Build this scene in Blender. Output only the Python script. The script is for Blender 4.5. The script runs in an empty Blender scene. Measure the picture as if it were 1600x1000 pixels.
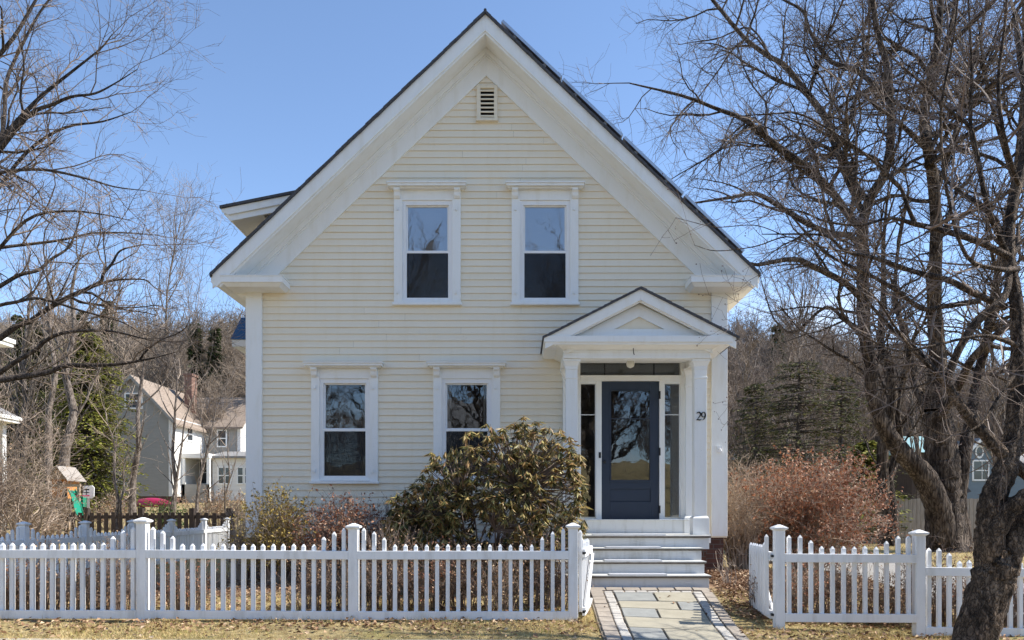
import bpy, math, random
import numpy as np
from mathutils import Vector, Matrix
random.seed(7)
rng = np.random.default_rng(7)
S = bpy.context.scene
COL = S.collection
PI = math.pi
# ------------------------------------------------------------------ camera model
F, CX, HY, CH = 1230.0, 810.0, 800.0, 1.10
def PX(px, Y): return (px - CX) / F * Y
def PZ(py, Y): return CH + (HY - py) / F * Y
def PP(px, py, Y): return (PX(px, Y), Y, PZ(py, Y))
cam = bpy.data.cameras.new('camera'); cam_o = bpy.data.objects.new('camera', cam); COL.objects.link(cam_o)
cam_o.location = (0, 0, CH); cam_o.rotation_euler = (PI/2, 0, 0)
cam.sensor_width = 36; cam.lens = F/1600*36
cam.shift_x = -(CX-800)/1600; cam.shift_y = (HY-500)/1600
cam.clip_start = 0.05; cam.clip_end = 5000
S.camera = cam_o

# ------------------------------------------------------------------ materials
def nodes(name):
    m = bpy.data.materials.new(name); m.use_nodes = True
    nt = m.node_tree; nt.nodes.clear()
    out = nt.nodes.new('ShaderNodeOutputMaterial')
    b = nt.nodes.new('ShaderNodeBsdfPrincipled')
    nt.links.new(b.outputs[0], out.inputs[0])
    return m, nt, b, out
def N(nt, t, **kw):
    n = nt.nodes.new('ShaderNode'+t)
    for k, v in kw.items(): setattr(n, k, v)
    return n
def ramp(nt, fac, stops):
    r = N(nt, 'ValToRGB'); e = r.color_ramp.elements
    while len(e) < len(stops): e.new(0.5)
    for i, (p, c) in enumerate(stops):
        e[i].position = p; e[i].color = (c[0], c[1], c[2], 1)
    nt.links.new(fac, r.inputs[0]); return r.outputs[0]
def coords(nt, scale=(1,1,1), kind='Object'):
    tc = N(nt, 'TexCoord'); mp = N(nt, 'Mapping'); mp.inputs['Scale'].default_value = scale
    nt.links.new(tc.outputs[kind], mp.inputs[0]); return mp.outputs[0]
def noise(nt, vec, scale, detail=4, rough=.6):
    n = N(nt, 'TexNoise'); n.inputs['Scale'].default_value = scale
    n.inputs['Detail'].default_value = detail; n.inputs['Roughness'].default_value = rough
    nt.links.new(vec, n.inputs['Vector']); return n.outputs['Fac']
def bump(nt, b, h, strength=.3, dist=.02):
    bp = N(nt, 'Bump'); bp.inputs['Strength'].default_value = strength; bp.inputs['Distance'].default_value = dist
    nt.links.new(h, bp.inputs['Height']); nt.links.new(bp.outputs[0], b.inputs['Normal'])
def mix(nt, fac, a, b2):
    m = N(nt, 'Mix', data_type='RGBA'); m.blend_type = 'MIX'
    if isinstance(fac, float): m.inputs[0].default_value = fac
    else: nt.links.new(fac, m.inputs[0])
    for s, v in ((6, a), (7, b2)):
        if isinstance(v, tuple): m.inputs[s].default_value = (*v, 1)
        else: nt.links.new(v, m.inputs[s])
    return m.outputs[2]
def pmat(name, stops, scale=6, rough=.7, stretch=(1,1,1), bstr=0, bscale=None, spec=.4, dist=.01, metal=0, detail=5):
    m, nt, b, _ = nodes(name)
    v = coords(nt, stretch)
    f = noise(nt, v, scale, detail)
    k = len(stops)
    c = ramp(nt, f, [(.3+.4*i/max(1, k-1), s) for i, s in enumerate(stops)])
    nt.links.new(c, b.inputs['Base Color'])
    b.inputs['Roughness'].default_value = rough
    b.inputs['Specular IOR Level'].default_value = spec
    b.inputs['Metallic'].default_value = metal
    if bstr: bump(nt, b, noise(nt, v, bscale or scale*3, 5), bstr, dist)
    return m
def island_mat(name, stops, rough=.6, spec=.4, transl=0.0):
    """each leaf / blade takes its own colour"""
    m, nt, b, out = nodes(name)
    g = N(nt, 'NewGeometry')
    c = ramp(nt, g.outputs['Random Per Island'], stops)
    nt.links.new(c, b.inputs['Base Color'])
    b.inputs['Roughness'].default_value = rough
    b.inputs['Specular IOR Level'].default_value = spec
    if transl:
        t = N(nt, 'BsdfTranslucent'); nt.links.new(c, t.inputs[0])
        mx = N(nt, 'MixShader'); mx.inputs[0].default_value = transl
        nt.links.new(b.outputs[0], mx.inputs[1]); nt.links.new(t.outputs[0], mx.inputs[2])
        nt.links.new(mx.outputs[0], out.inputs[0])
    return m
M = {}
def paint(name, base, dirt=.82, rough=.55):
    """house paint with faint weathering streaks and grime spots"""
    m, nt, b, _ = nodes(name)
    v = coords(nt, (1, 1, 1)); v2 = coords(nt, (1, 1, .18))
    f1 = noise(nt, v2, 7, 6, .65); f2 = noise(nt, v, 42, 4, .7)
    d = tuple(x*dirt*w for x, w in zip(base, (1, .985, .95)))
    c1 = ramp(nt, f1, [(.30, d), (.50, base), (1, base)])
    c2 = ramp(nt, f2, [(.26, tuple(x*.55 for x in base)), (.34, (1, 1, 1)), (1, (1, 1, 1))])
    mm = N(nt, 'Mix', data_type='RGBA'); mm.blend_type = 'MULTIPLY'; mm.inputs[0].default_value = .55
    nt.links.new(c1, mm.inputs[6]); nt.links.new(c2, mm.inputs[7])
    nt.links.new(mm.outputs[2], b.inputs['Base Color'])
    b.inputs['Roughness'].default_value = rough; b.inputs['Specular IOR Level'].default_value = .3
    bump(nt, b, f2, .12, .004)
    return m
M['cream'] = paint('cream_paint', (.85, .77, .625), .97)
def per_board(m, lo=.96):
    nt = m.node_tree; b = next(n for n in nt.nodes if n.type == 'BSDF_PRINCIPLED'); src = b.inputs['Base Color'].links[0].from_socket
    g_ = N(nt, 'NewGeometry'); c = ramp(nt, g_.outputs['Random Per Island'], [(0, (lo, lo, lo*.985)), (1, (1, 1, 1))])
    mm = N(nt, 'Mix', data_type='RGBA'); mm.blend_type = 'MULTIPLY'; mm.inputs[0].default_value = 1
    nt.links.new(src, mm.inputs[6]); nt.links.new(c, mm.inputs[7]); nt.links.new(mm.outputs[2], b.inputs['Base Color'])
per_board(M['cream'])
M['white'] = paint('white_paint', (.85, .85, .825), .94)
M['fence'] = paint('fence_paint', (.82, .825, .83), .80)
M['vent'] = paint('vent_paint', (.80, .72, .57), .9)
M['sash'] = paint('sash_paint', (.85, .85, .85), .95, .4)
M['step'] = paint('step_paint', (.66, .675, .68), .78)
M['door'] = pmat('blue_door_paint', [(.028, .041, .066), (.034, .048, .076)], 3, .4, bstr=.05, spec=.35)
M['nosing'] = pmat('dark_nosing', [(.10, .08, .06), (.2, .17, .13)], 20, .8)
M['tread'] = paint('tread_paint', (.60, .60, .57), .7)
M['black'] = pmat('black_iron', [(.012, .012, .014), (.02, .02, .022)], 9, .5)
M['brass'] = pmat('aged_metal', [(.12, .10, .07), (.2, .17, .12)], 9, .35, metal=1)
M['galv'] = pmat('grey_metal', [(.30, .31, .32), (.42, .43, .44)], 12, .4, metal=.6)
M['shingle'] = pmat('dark_shingles', [(.045, .045, .05), (.10, .10, .11)], 30, .9, bstr=.6, bscale=60)
M['solar'] = pmat('solar_glass', [(.010, .014, .03), (.014, .02, .04)], 3, .12, spec=.8)
M['alum'] = pmat('aluminium', [(.45, .47, .5), (.55, .57, .6)], 5, .35, metal=.8)
M['bluemetal'] = pmat('blue_metal_roof', [(.05, .12, .22), (.07, .16, .28)], 2, .25, metal=.3)
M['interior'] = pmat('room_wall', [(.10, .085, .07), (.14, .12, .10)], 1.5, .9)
M['blind'] = pmat('window_blind', [(.93, .94, .96), (.95, .96, .97)], 2, .8, stretch=(1, 1, 40))
M['curtain'] = pmat('curtain_cloth', [(.35, .33, .3), (.55, .52, .48)], 14, .9, stretch=(3, 1, .1))
M['bulb'] = pmat('frosted_globe', [(.75, .72, .62), (.8, .77, .68)], 3, .3)
def glass(name, ior=2.1, tint=(.75, .8, .85)):
    m, nt, b, out = nodes(name); nt.nodes.remove(b)
    fr = N(nt, 'Fresnel'); fr.inputs[0].default_value = ior
    tr = N(nt, 'BsdfTransparent'); tr.inputs[0].default_value = (*tint, 1)
    gl = N(nt, 'BsdfGlossy'); gl.inputs['Roughness'].default_value = .015
    gl.inputs[0].default_value = (.95, .98, 1, 1)
    v = coords(nt); bp = N(nt, 'Bump'); bp.inputs['Strength'].default_value = .25; bp.inputs['Distance'].default_value = .004
    nt.links.new(noise(nt, v, 3.2, 2), bp.inputs['Height'])
    nt.links.new(bp.outputs[0], gl.inputs['Normal'])
    mx = N(nt, 'MixShader'); nt.links.new(fr.outputs[0], mx.inputs[0])
    nt.links.new(tr.outputs[0], mx.inputs[1]); nt.links.new(gl.outputs[0], mx.inputs[2])
    nt.links.new(mx.outputs[0], out.inputs[0]); return m
M['glass_door'] = glass('door_glass', 1.75, (.7, .72, .75))
M['glass_boosted'] = glass('reflective_glass', 2.4, (.97, .98, .99))  # reflectance raised to brighten the top sashes of the upper windows
M['glass'] = glass('window_glass', 1.75, (.95, .97, .99))
def netting():
    m, nt, b, out = nodes('insect_screen'); b.inputs['Base Color'].default_value = (.02, .02, .022, 1); b.inputs['Roughness'].default_value = .8
    t = N(nt, 'BsdfTransparent'); mx = N(nt, 'MixShader'); mx.inputs[0].default_value = .38
    nt.links.new(t.outputs[0], mx.inputs[1]); nt.links.new(b.outputs[0], mx.inputs[2]); nt.links.new(mx.outputs[0], out.inputs[0]); return m
M['net'] = netting()
def brickmat(name, a, b_, mortar, sc=1.0, w=.2, h=.07, rough=.85, plane='xz'):
    m, nt, b, _ = nodes(name)
    tc = N(nt, 'TexCoord'); sx = N(nt, 'SeparateXYZ'); cx = N(nt, 'CombineXYZ')
    nt.links.new(tc.outputs['Object'], sx.inputs[0])
    ad = N(nt, 'Math', operation='ADD')
    nt.links.new(sx.outputs[0], ad.inputs[0]); nt.links.new(sx.outputs[1], ad.inputs[1])
    nt.links.new(ad.outputs[0] if plane == 'xz' else sx.outputs[0], cx.inputs[0])
    nt.links.new(sx.outputs[2] if plane == 'xz' else sx.outputs[1], cx.inputs[1])
    t = N(nt, 'TexBrick'); nt.links.new(cx.outputs[0], t.inputs['Vector'])
    t.inputs['Color1'].default_value = (*a, 1); t.inputs['Color2'].default_value = (*b_, 1); t.inputs['Mortar'].default_value = (*mortar, 1)
    t.inputs['Scale'].default_value = sc; t.inputs['Brick Width'].default_value = w; t.inputs['Row Height'].default_value = h
    t.inputs['Mortar Size'].default_value = .006
    nt.links.new(t.outputs[0], b.inputs['Base Color']); b.inputs['Roughness'].default_value = rough
    bump(nt, b, t.outputs[1], -.4, .006); return m
M['brick'] = brickmat('red_brick', (.07, .030, .022), (.11, .045, .032), (.10, .085, .075))
M['chimney'] = brickmat('chimney_brick', (.17, .085, .06), (.24, .13, .095), (.26, .23, .2), 1, .4, .12)
def clapmat(name, c, h=.14, dark=.55):
    """far siding: the shadowed lap line of every board is real relief in the height channel"""
    m, nt, b, _ = nodes(name)
    tc = N(nt, 'TexCoord'); sx = N(nt, 'SeparateXYZ'); nt.links.new(tc.outputs['Object'], sx.inputs[0])
    mm = N(nt, 'Math', operation='MULTIPLY'); mm.inputs[1].default_value = 1/h; nt.links.new(sx.outputs[2], mm.inputs[0])
    fr = N(nt, 'Math', operation='FRACT'); nt.links.new(mm.outputs[0], fr.inputs[0])
    v = coords(nt, (.5, .5, 3)); f = noise(nt, v, 3, 4)
    c1 = ramp(nt, f, [(.3, tuple(x*.85 for x in c)), (.7, c)])
    nt.links.new(c1, b.inputs['Base Color']); b.inputs['Roughness'].default_value = .7
    bump(nt, b, fr.outputs[0], -1.0, .03); return m
M['shadeclap'] = clapmat('shaded_siding', (.30, .29, .265), .16)  # siding darkened to grey, painting the shade on the neighbour's front walls
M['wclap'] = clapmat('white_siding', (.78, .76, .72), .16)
M['bclap'] = clapmat('blue_grey_siding', (.16, .21, .25), .16)
M['tanroof'] = pmat('weathered_tan_shingles', [(.19, .15, .12), (.34, .27, .21)], 3, .9, stretch=(1, 1, 4), bstr=.4)
M['greyroof'] = pmat('grey_shingles', [(.2, .2, .2), (.3, .29, .28)], 3, .9, bstr=.4)
M['teal'] = pmat('teal_metal', [(.25, .42, .42), (.32, .5, .5)], 2, .4)
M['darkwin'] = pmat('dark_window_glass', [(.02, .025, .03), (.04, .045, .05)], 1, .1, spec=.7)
M['browndeck'] = pmat('dark_brown_wood', [(.035, .025, .02), (.07, .05, .04)], 12, .8, stretch=(1, 1, .2), bstr=.3)
M['greywood'] = pmat('weathered_grey_boards', [(.24, .21, .18), (.40, .36, .32)], 9, .85, stretch=(4, 4, .25), bstr=.4)
M['orangewood'] = pmat('orange_cedar', [(.52, .20, .05), (.68, .30, .09)], 6, .6, stretch=(5, 5, .4))
M['tanwood'] = pmat('tan_timber', [(.34, .25, .17), (.45, .34, .24)], 8, .8, stretch=(3, 3, .4))
M['greenplastic'] = pmat('green_plastic', [(.01, .22, .13), (.015, .27, .16)], 3, .35)
M['yellowplastic'] = pmat('yellow_plastic', [(.6, .42, .03), (.7, .5, .05)], 3, .4)
M['kayak'] = pmat('pink_plastic', [(.35, .02, .07), (.42, .035, .1)], 3, .35)
M['whiteplastic'] = pmat('white_board', [(.7, .7, .7), (.8, .8, .8)], 3, .4)
def barkmat(name, stops, sc=14, st=(1, 1, .25), bs=.9, dist=.03):
    m, nt, b, _ = nodes(name)
    v = coords(nt, st); f = noise(nt, v, sc, 8, .7); f2 = noise(nt, coords(nt), 3, 4)
    k = len(stops)
    c = ramp(nt, f, [(.37+.27*i/(k-1), s) for i, s in enumerate(stops)])
    c2 = mix(nt, ramp(nt, f2, [(.45, (0, 0, 0)), (.65, (.5, .5, .5))]), c, tuple(stops[-1]))
    vo = N(nt, 'TexVoronoi'); vo.feature = 'DISTANCE_TO_EDGE'; vo.inputs['Scale'].default_value = sc*2.2
    wv = N(nt, 'Mix', data_type='VECTOR'); wv.inputs[0].default_value = .10; nz = N(nt, 'TexNoise'); nz.inputs['Scale'].default_value = sc*1.5; nt.links.new(v, nz.inputs['Vector'])
    nt.links.new(v, wv.inputs[4]); nt.links.new(nz.outputs['Color'], wv.inputs[5]); nt.links.new(wv.outputs[1], vo.inputs['Vector'])
    ck = ramp(nt, vo.outputs['Distance'], [(0, (.22, .20, .19)), (.10, (.75, .74, .73)), (.22, (1, 1, 1))])
    mm = N(nt, 'Mix', data_type='RGBA'); mm.blend_type = 'MULTIPLY'; mm.inputs[0].default_value = 1; nt.links.new(c2, mm.inputs[6]); nt.links.new(ck, mm.inputs[7]); c2 = mm.outputs[2]
    nt.links.new(c2, b.inputs['Base Color']); b.inputs['Roughness'].default_value = .9
    b.inputs['Specular IOR Level'].default_value = .2
    ad = N(nt, 'Math', operation='ADD'); mn = N(nt, 'Math', operation='MINIMUM'); mn.inputs[1].default_value = .25
    nt.links.new(vo.outputs['Distance'], mn.inputs[0]); nt.links.new(mn.outputs[0], ad.inputs[0]); nt.links.new(f, ad.inputs[1])
    bump(nt, b, ad.outputs[0], bs, dist*.7); return m
M['bark_apple'] = barkmat('apple_bark', [(.03, .024, .019), (.10, .075, .058), (.19, .14, .105), (.42, .31, .22)], 15, (1, 1, .42), 1, .12)
M['bark_maple'] = barkmat('maple_bark', [(.025, .019, .015), (.07, .052, .042), (.125, .096, .077), (.24, .19, .15)], 7, (1, 1, .16), 1, .15)
M['twig_apple'] = pmat('apple_twigs', [(.12, .085, .065), (.24, .18, .15)], 3, .7)
M['twig_maple'] = pmat('maple_twigs', [(.085, .064, .052), (.19, .145, .118)], 3, .8)
M['bark_left'] = barkmat('dark_bark', [(.045, .036, .03), (.09, .072, .06), (.16, .13, .11)], 12)
M['bark_grey'] = barkmat('grey_bark', [(.10, .08, .065), (.20, .165, .14), (.34, .29, .25)], 8)
M['twig_tan'] = pmat('tan_twigs', [(.24, .18, .135), (.46, .37, .29)], .6, .8)
M['twig_brown'] = pmat('brown_twigs', [(.14, .105, .08), (.30, .23, .18)], .6, .8)
M['berry'] = pmat('dark_berries', [(.05, .012, .012), (.09, .02, .02)], 3, .5)
M['hemlock'] = island_mat('hemlock_needles', [(0, (.05, .07, .014)), (.5, (.15, .16, .028)), (1, (.34, .32, .07))], .7, .2, .25)
M['darkgreen'] = island_mat('dark_evergreen_needles', [(0, (.03, .036, .014)), (.5, (.07, .078, .028)), (1, (.16, .15, .06))], .7, .2, .2)
M['pine'] = island_mat('pine_needles', [(0, (.03, .05, .02)), (.6, (.06, .085, .03)), (1, (.10, .12, .045))], .7, .2, .2)
M['rhodo'] = island_mat('rhododendron_leaves', [(0, (.022, .028, .010)), (.26, (.07, .075, .02)), (.42, (.24, .20, .06)), (.66, (.38, .27, .10)), (.86, (.27, .14, .06)), (1, (.56, .48, .18))], .48, .32, .15)
M['rust'] = island_mat('rust_leaves', [(0, (.11, .05, .032)), (.4, (.28, .11, .058)), (.75, (.42, .195, .105)), (1, (.56, .40, .29))], .6, .3, .15)
M['litter'] = island_mat('dead_leaves', [(0, (.13, .07, .04)), (.4, (.26, .15, .085)), (.8, (.42, .28, .17)), (1, (.55, .42, .28))], .75, .25)
M['grass'] = island_mat('dry_grass_blades', [(0, (.30, .20, .08)), (.3, (.60, .45, .20)), (.8, (.84, .68, .38)), (.9, (.30, .30, .07)), (1, (.42, .40, .10))], .7, .2, .2)
M['yellowleaf'] = island_mat('yellow_green_leaves', [(0, (.12, .10, .025)), (.5, (.26, .19, .05)), (1, (.46, .33, .08))], .6, .3, .15)
M['greenleaf'] = island_mat('green_leaves', [(0, (.04, .08, .015)), (1, (.10, .17, .04))], .6, .3, .15)
M['slab_blue'] = pmat('blue_slate', [(.22, .225, .215), (.30, .305, .285)], 5, .8, bstr=.3, bscale=25)
M['slab_tan'] = pmat('tan_slate', [(.30, .272, .205), (.385, .352, .27)], 4, .8, bstr=.3, bscale=25)
M['cobble'] = pmat('granite_setts', [(.36, .34, .31), (.52, .49, .44)], 14, .8, bstr=.5, bscale=40)
M['paver'] = pmat('brown_paving_brick', [(.27, .23, .19), (.38, .33, .27)], 9, .85, bstr=.4, bscale=40)
M['sand'] = pmat('sandy_joint', [(.16, .13, .10), (.24, .20, .15)], 30, .9)
M['asphalt'] = pmat('asphalt', [(.045, .045, .047), (.06, .06, .062)], 30, .9, bstr=.4, bscale=80)
M['concrete'] = pmat('pale_walk', [(.34, .30, .235), (.48, .43, .34)], 3, .9, bstr=.4, bscale=60, detail=8)
M['drive'] = pmat('worn_driveway', [(.22, .21, .19), (.32, .30, .27)], 3, .9, bstr=.3, bscale=60, detail=8)

# ------------------------------------------------------------------ mesh collector
class MB:
    def __init__(s): s.v = []; s.f = []; s.n = 0
    def add(s, v, f):
        """v: (k,3), f: (m,4) or (m,3) int arrays / lists of tuples"""
        s.v.append(np.asarray(v, float).reshape(-1, 3)); o = s.n
        s.f.extend([[i+o for i in q] for q in f] if not isinstance(f, np.ndarray) else (f+o).tolist())
        s.n += len(s.v[-1])
    def box(s, x0, x1, y0, y1, z0, z1):
        s.add([(x0,y0,z0),(x1,y0,z0),(x1,y1,z0),(x0,y1,z0),(x0,y0,z1),(x1,y0,z1),(x1,y1,z1),(x0,y1,z1)],
              [(0,3,2,1),(4,5,6,7),(0,1,5,4),(1,2,6,5),(2,3,7,6),(3,0,4,7)]); return s
    def prism(s, poly, y0, y1):
        """polygon in XZ (counter-clockwise seen from -Y) pushed along Y"""
        k = len(poly)
        a = sum(poly[i][0]*poly[(i+1) % k][1]-poly[(i+1) % k][0]*poly[i][1] for i in range(k))
        if a < 0: poly = poly[::-1]
        v = [(p[0], y0, p[1]) for p in poly]+[(p[0], y1, p[1]) for p in poly]
        f = [tuple(range(k)), tuple(range(2*k-1, k-1, -1))]+[((i+1) % k, i, i+k, (i+1) % k+k) for i in range(k)]
        s.add(v, f); return s
    def prismx(s, poly, x0, x1):
        """polygon in YZ pushed along X"""
        k = len(poly)
        a = sum(poly[i][0]*poly[(i+1) % k][1]-poly[(i+1) % k][0]*poly[i][1] for i in range(k))
        if a < 0: poly = poly[::-1]
        v = [(x1, p[0], p[1]) for p in poly]+[(x0, p[0], p[1]) for p in poly]
        f = [tuple(range(k)), tuple(range(2*k-1, k-1, -1))]+[((i+1) % k, i, i+k, (i+1) % k+k) for i in range(k)]
        s.add(v, f); return s
    def hexa(s, c8): 
        s.add(c8, [(0,3,2,1),(4,5,6,7),(0,1,5,4),(1,2,6,5),(2,3,7,6),(3,0,4,7)]); return s
    def obox(s, o, d, a0, a1, b0, b1, z0, z1):
        """box in a frame: origin o, unit direction d along a, its left normal along b"""
        nx, ny = -d[1], d[0]
        q = lambda a, b, z: (o[0]+d[0]*a+nx*b, o[1]+d[1]*a+ny*b, z)
        s.hexa([q(a0,b0,z0),q(a1,b0,z0),q(a1,b1,z0),q(a0,b1,z0),q(a0,b0,z1),q(a1,b0,z1),q(a1,b1,z1),q(a0,b1,z1)]); return s
    def frus(s, cx, cy, z0, h0, z1, h1, d=(1, 0)):
        nx, ny = -d[1], d[0]
        v = []
        for z, h in ((z0, h0), (z1, h1)):
            for a, b in ((-h,-h),(h,-h),(h,h),(-h,h)): v.append((cx+d[0]*a+nx*b, cy+d[1]*a+ny*b, z))
        s.hexa(v); return s
    def tube(s, pts, rad, n=6, cap=True):
        P = np.asarray(pts, float); k = len(P)
        R = np.full(k, rad) if np.isscalar(rad) else np.asarray(rad, float)
        T = np.empty_like(P); T[1:-1] = P[2:]-P[:-2]; T[0] = P[1]-P[0]; T[-1] = P[-1]-P[-2]
        T /= np.linalg.norm(T, axis=1)[:, None]+1e-9
        a = np.array([0, 0, 1.]) if abs(T[0][2]) < .8 else np.array([1., 0, 0])
        U = np.cross(T, a); U /= np.linalg.norm(U, axis=1)[:, None]+1e-9
        W = np.cross(T, U)
        th = np.arange(n)*2*PI/n
        V = P[:, None, :]+R[:, None, None]*(np.cos(th)[None, :, None]*U[:, None, :]+np.sin(th)[None, :, None]*W[:, None, :])
        i = np.arange(k-1)[:, None]*n; j = np.arange(n)[None, :]; j2 = (j+1) % n
        f = np.stack([i+j, i+j2, i+n+j2, i+n+j], -1).reshape(-1, 4)
        s.add(V.reshape(-1, 3), f)
        if cap and n > 3:
            s.f.append([s.n-n+q for q in range(n)]); s.f.append([s.n-k*n+q for q in range(n-1, -1, -1)])
        return s
    def lathe(s, cx, cy, prof, n=16):
        v = []; 
        for r, z in prof:
            for q in range(n): v.append((cx+r*math.cos(q*2*PI/n), cy+r*math.sin(q*2*PI/n), z))
        f = [(i*n+q, i*n+(q+1) % n, (i+1)*n+(q+1) % n, (i+1)*n+q) for i in range(len(prof)-1) for q in range(n)]
        f += [tuple(range(n-1, -1, -1)), tuple((len(prof)-1)*n+q for q in range(n))]
        s.add(v, f); return s
    def bar(s, a, b, w, h):
        """square-section bar between two points"""
        a = Vector(a); b = Vector(b); t = (b-a).normalized()
        u = t.cross(Vector((0, 1, 0) if abs(t.y) < .9 else (1, 0, 0))).normalized(); v = t.cross(u)
        c = []
        for p in (a, b):
            for i, j in ((-1,-1),(1,-1),(1,1),(-1,1)): c.append(tuple(p+u*(i*w/2)+v*(j*h/2)))
        s.hexa(c); return s
    def build(s, name, mat=None, parent=None, smooth=False, bevel=0, local=False):
        if not s.v: return None
        V = np.concatenate(s.v)
        if parent is not None and not local:
            p = parent; off = np.zeros(3)
            while p is not None: off += np.array(p.location); p = p.parent
            V = V-off
        me = bpy.data.meshes.new(name)
        lt = np.fromiter((len(q) for q in s.f), np.int32, len(s.f))
        me.vertices.add(len(V)); me.vertices.foreach_set('co', V.ravel().astype(np.float32))
        me.loops.add(int(lt.sum())); me.loops.foreach_set('vertex_index', np.fromiter((i for q in s.f for i in q), np.int32, int(lt.sum())))
        me.polygons.add(len(lt)); st = np.zeros(len(lt), np.int32); st[1:] = np.cumsum(lt)[:-1]
        me.polygons.foreach_set('loop_start', st); me.polygons.foreach_set('loop_total', lt)
        me.polygons.foreach_set('use_smooth', np.full(len(lt), bool(smooth)))
        me.update(calc_edges=True); me.validate()
        if mat is not None: me.materials.append(mat)
        o = bpy.data.objects.new(name, me); COL.objects.link(o)
        if parent is not None: o.parent = parent
        if bevel:
            b = o.modifiers.new('edge', 'BEVEL'); b.width = bevel; b.segments = 2; b.limit_method = 'ANGLE'
        return o
def fastmesh(name, V, Fa, mat, parent=None, shift=None, smooth=False):
    V = np.asarray(V, np.float32)
    if shift is not None: V = V-np.asarray(shift, np.float32)
    me = bpy.data.meshes.new(name); k = Fa.shape[1]; m = len(Fa)
    me.vertices.add(len(V)); me.vertices.foreach_set('co', V.ravel())
    me.loops.add(m*k); me.loops.foreach_set('vertex_index', Fa.ravel().astype(np.int32))
    me.polygons.add(m); me.polygons.foreach_set('loop_start', (np.arange(m)*k).astype(np.int32)); me.polygons.foreach_set('loop_total', np.full(m, k, np.int32))
    me.polygons.foreach_set('use_smooth', np.full(m, bool(smooth)))
    me.update(calc_edges=True); me.materials.append(mat)
    o = bpy.data.objects.new(name, me); COL.objects.link(o)
    if parent is not None: o.parent = parent
    return o
def tag(o, label=None, cat=None, group=None, kind=None):
    if label: o['label'] = label
    if cat: o['category'] = cat
    if group: o['group'] = group
    if kind: o['kind'] = kind
    return o
def thing(name, label, cat, loc=(0, 0, 0), group=None):
    o = bpy.data.objects.new(name, None); COL.objects.link(o); o.location = loc
    o.empty_display_size = .2
    return tag(o, label, cat, group)
def dup(root, loc, rz=0, sc=1, label=None):
    """a copy of a thing and of each of its parts and sub-parts"""
    def cp(o, par):
        c = o.copy(); COL.objects.link(c); c.parent = par
        for ch in [x for x in bpy.data.objects if x.parent == o]: cp(ch, c)
        return c
    r = cp(root, None); r.location = loc; r.rotation_euler = (0, 0, rz)
    r.scale = (sc, sc, sc) if np.isscalar(sc) else sc
    if label: r['label'] = label
    return r
# ------------------------------------------------------------------ terrain
def interp(x, xs, ys): return np.interp(x, xs, ys)
def gz(X, Y):
    X = np.asarray(X, float); Y = np.asarray(Y, float)
    near = interp(Y, [-170, -120, -50, 6.0, 7.1, 8, 9.8, 11.7, 14, 20], [15, 11, -.25, -.14, -.065, -.005, .145, .22, .1, 0])
    side = interp(np.abs(X-1.0), [3.2, 6], [1, 0])              # the rise in front of the house only
    z = np.where(Y < 8, near, near*side)
    z = z - .045*np.clip(X-interp(Y, [8.0, 9.4], [.6, 2.2]), 0, 3.4)*interp(Y, [9, 14], [1, 0])
    left = interp(Y, [20, 30, 50, 60, 75, 100, 140, 220, 400], [0, .3, 1.25, 1.5, 4.6, 15, 24, 27, 22])
    right = interp(Y, [20, 28, 60, 75, 90, 130, 180, 260, 400], [.0, .0, .8, 6, 13, 21, 25, 26, 20])*interp(X/np.maximum(Y, 1), [.40, .62], [1, .62])
    w = interp(X, [-6, 6], [0, 1])
    return z + left*(1-w)+right*w
def g(x, y): return float(gz(x, y))
# ================================================================== the yellow house
YW = 11.7; YR = 11.3; XC = -.476; XL = -4.044; XR = 3.092; HALF = (XR-XL)/2
YB = 19.0; ZAP = 8.284; SL = .954; ZB = .72
XEL, XER = PX(332, YR), PX(1185, YR)
house = thing('clapboard_house', 'cream clapboard house with white trim, steep front gable, blue front door and columned entry porch', 'house', (XC, YW, .2))
# ---- openings
WIN = [(668, 290, 'up'), (851.5, 290, 'up'), (539, 568, 'low'), (729.5, 568, 'low')]
holes = []
for cx, hy, k in WIN:
    holes.append((PX(cx-40.5, YW), PX(cx+40.5, YW), PZ(hy+182, YW), PZ(hy+16, YW)))
holes.append((PX(905, YW), PX(1066, YW), PZ(812.5, YW), PZ(565, YW)))
holes.append((PX(750, YW), PX(773, YW), PZ(187, YW), PZ(138, YW)))
def intervals(a, b, z0, z1):
    iv = [(a, b)]
    for hx0, hx1, hz0, hz1 in holes:
        zc = (z0+z1)/2
        if hz0 < zc < hz1:
            nv = []
            for p, q in iv:
                if hx1 <= p or hx0 >= q: nv.append((p, q)); continue
                if p < hx0: nv.append((p, hx0))
                if hx1 < q: nv.append((hx1, q))
            iv = nv
    return iv
w = MB(); ex = .1008; z = ZB
while z < ZAP-.35:
    z1 = z+ex
    def half(zz): return min(HALF, max(.0, (ZAP-.33-zz)/SL))
    h0, h1 = half(z), half(z1)
    if h0 < .02: break
    for p, q in intervals(XC-h0, XC+h0, z, z1):
        p1 = XC-h1 if abs(p-(XC-h0)) < 1e-6 else p
        q1 = XC+h1 if abs(q-(XC+h0)) < 1e-6 else q
        # boards are not perfectly true: butt joints and a hair of unevenness
        cuts = [p]
        x = p+random.uniform(1.2, 3.4)
        while x < q-.6: cuts.append(x); x += random.uniform(1.8, 3.6)
        cuts.append(q)
        for a, b in zip(cuts[:-1], cuts[1:]):
            a1 = p1 if a == p else a; b1 = q1 if b == q else b
            j = random.uniform(-.0012, .0012); g_ = 0.0016 if a != p else 0
            yo = YW-.020+j
            w.add([(a+g_, yo, z+j), (b, yo, z+j), (b1, YW-.003, z1+.004), (a1+g_, YW-.003, z1+.004), (a+g_, YW+.004, z+j), (b, YW+.004, z+j)],
                  [(0, 1, 2, 3), (4, 5, 1, 0)])
    z = z1
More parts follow.
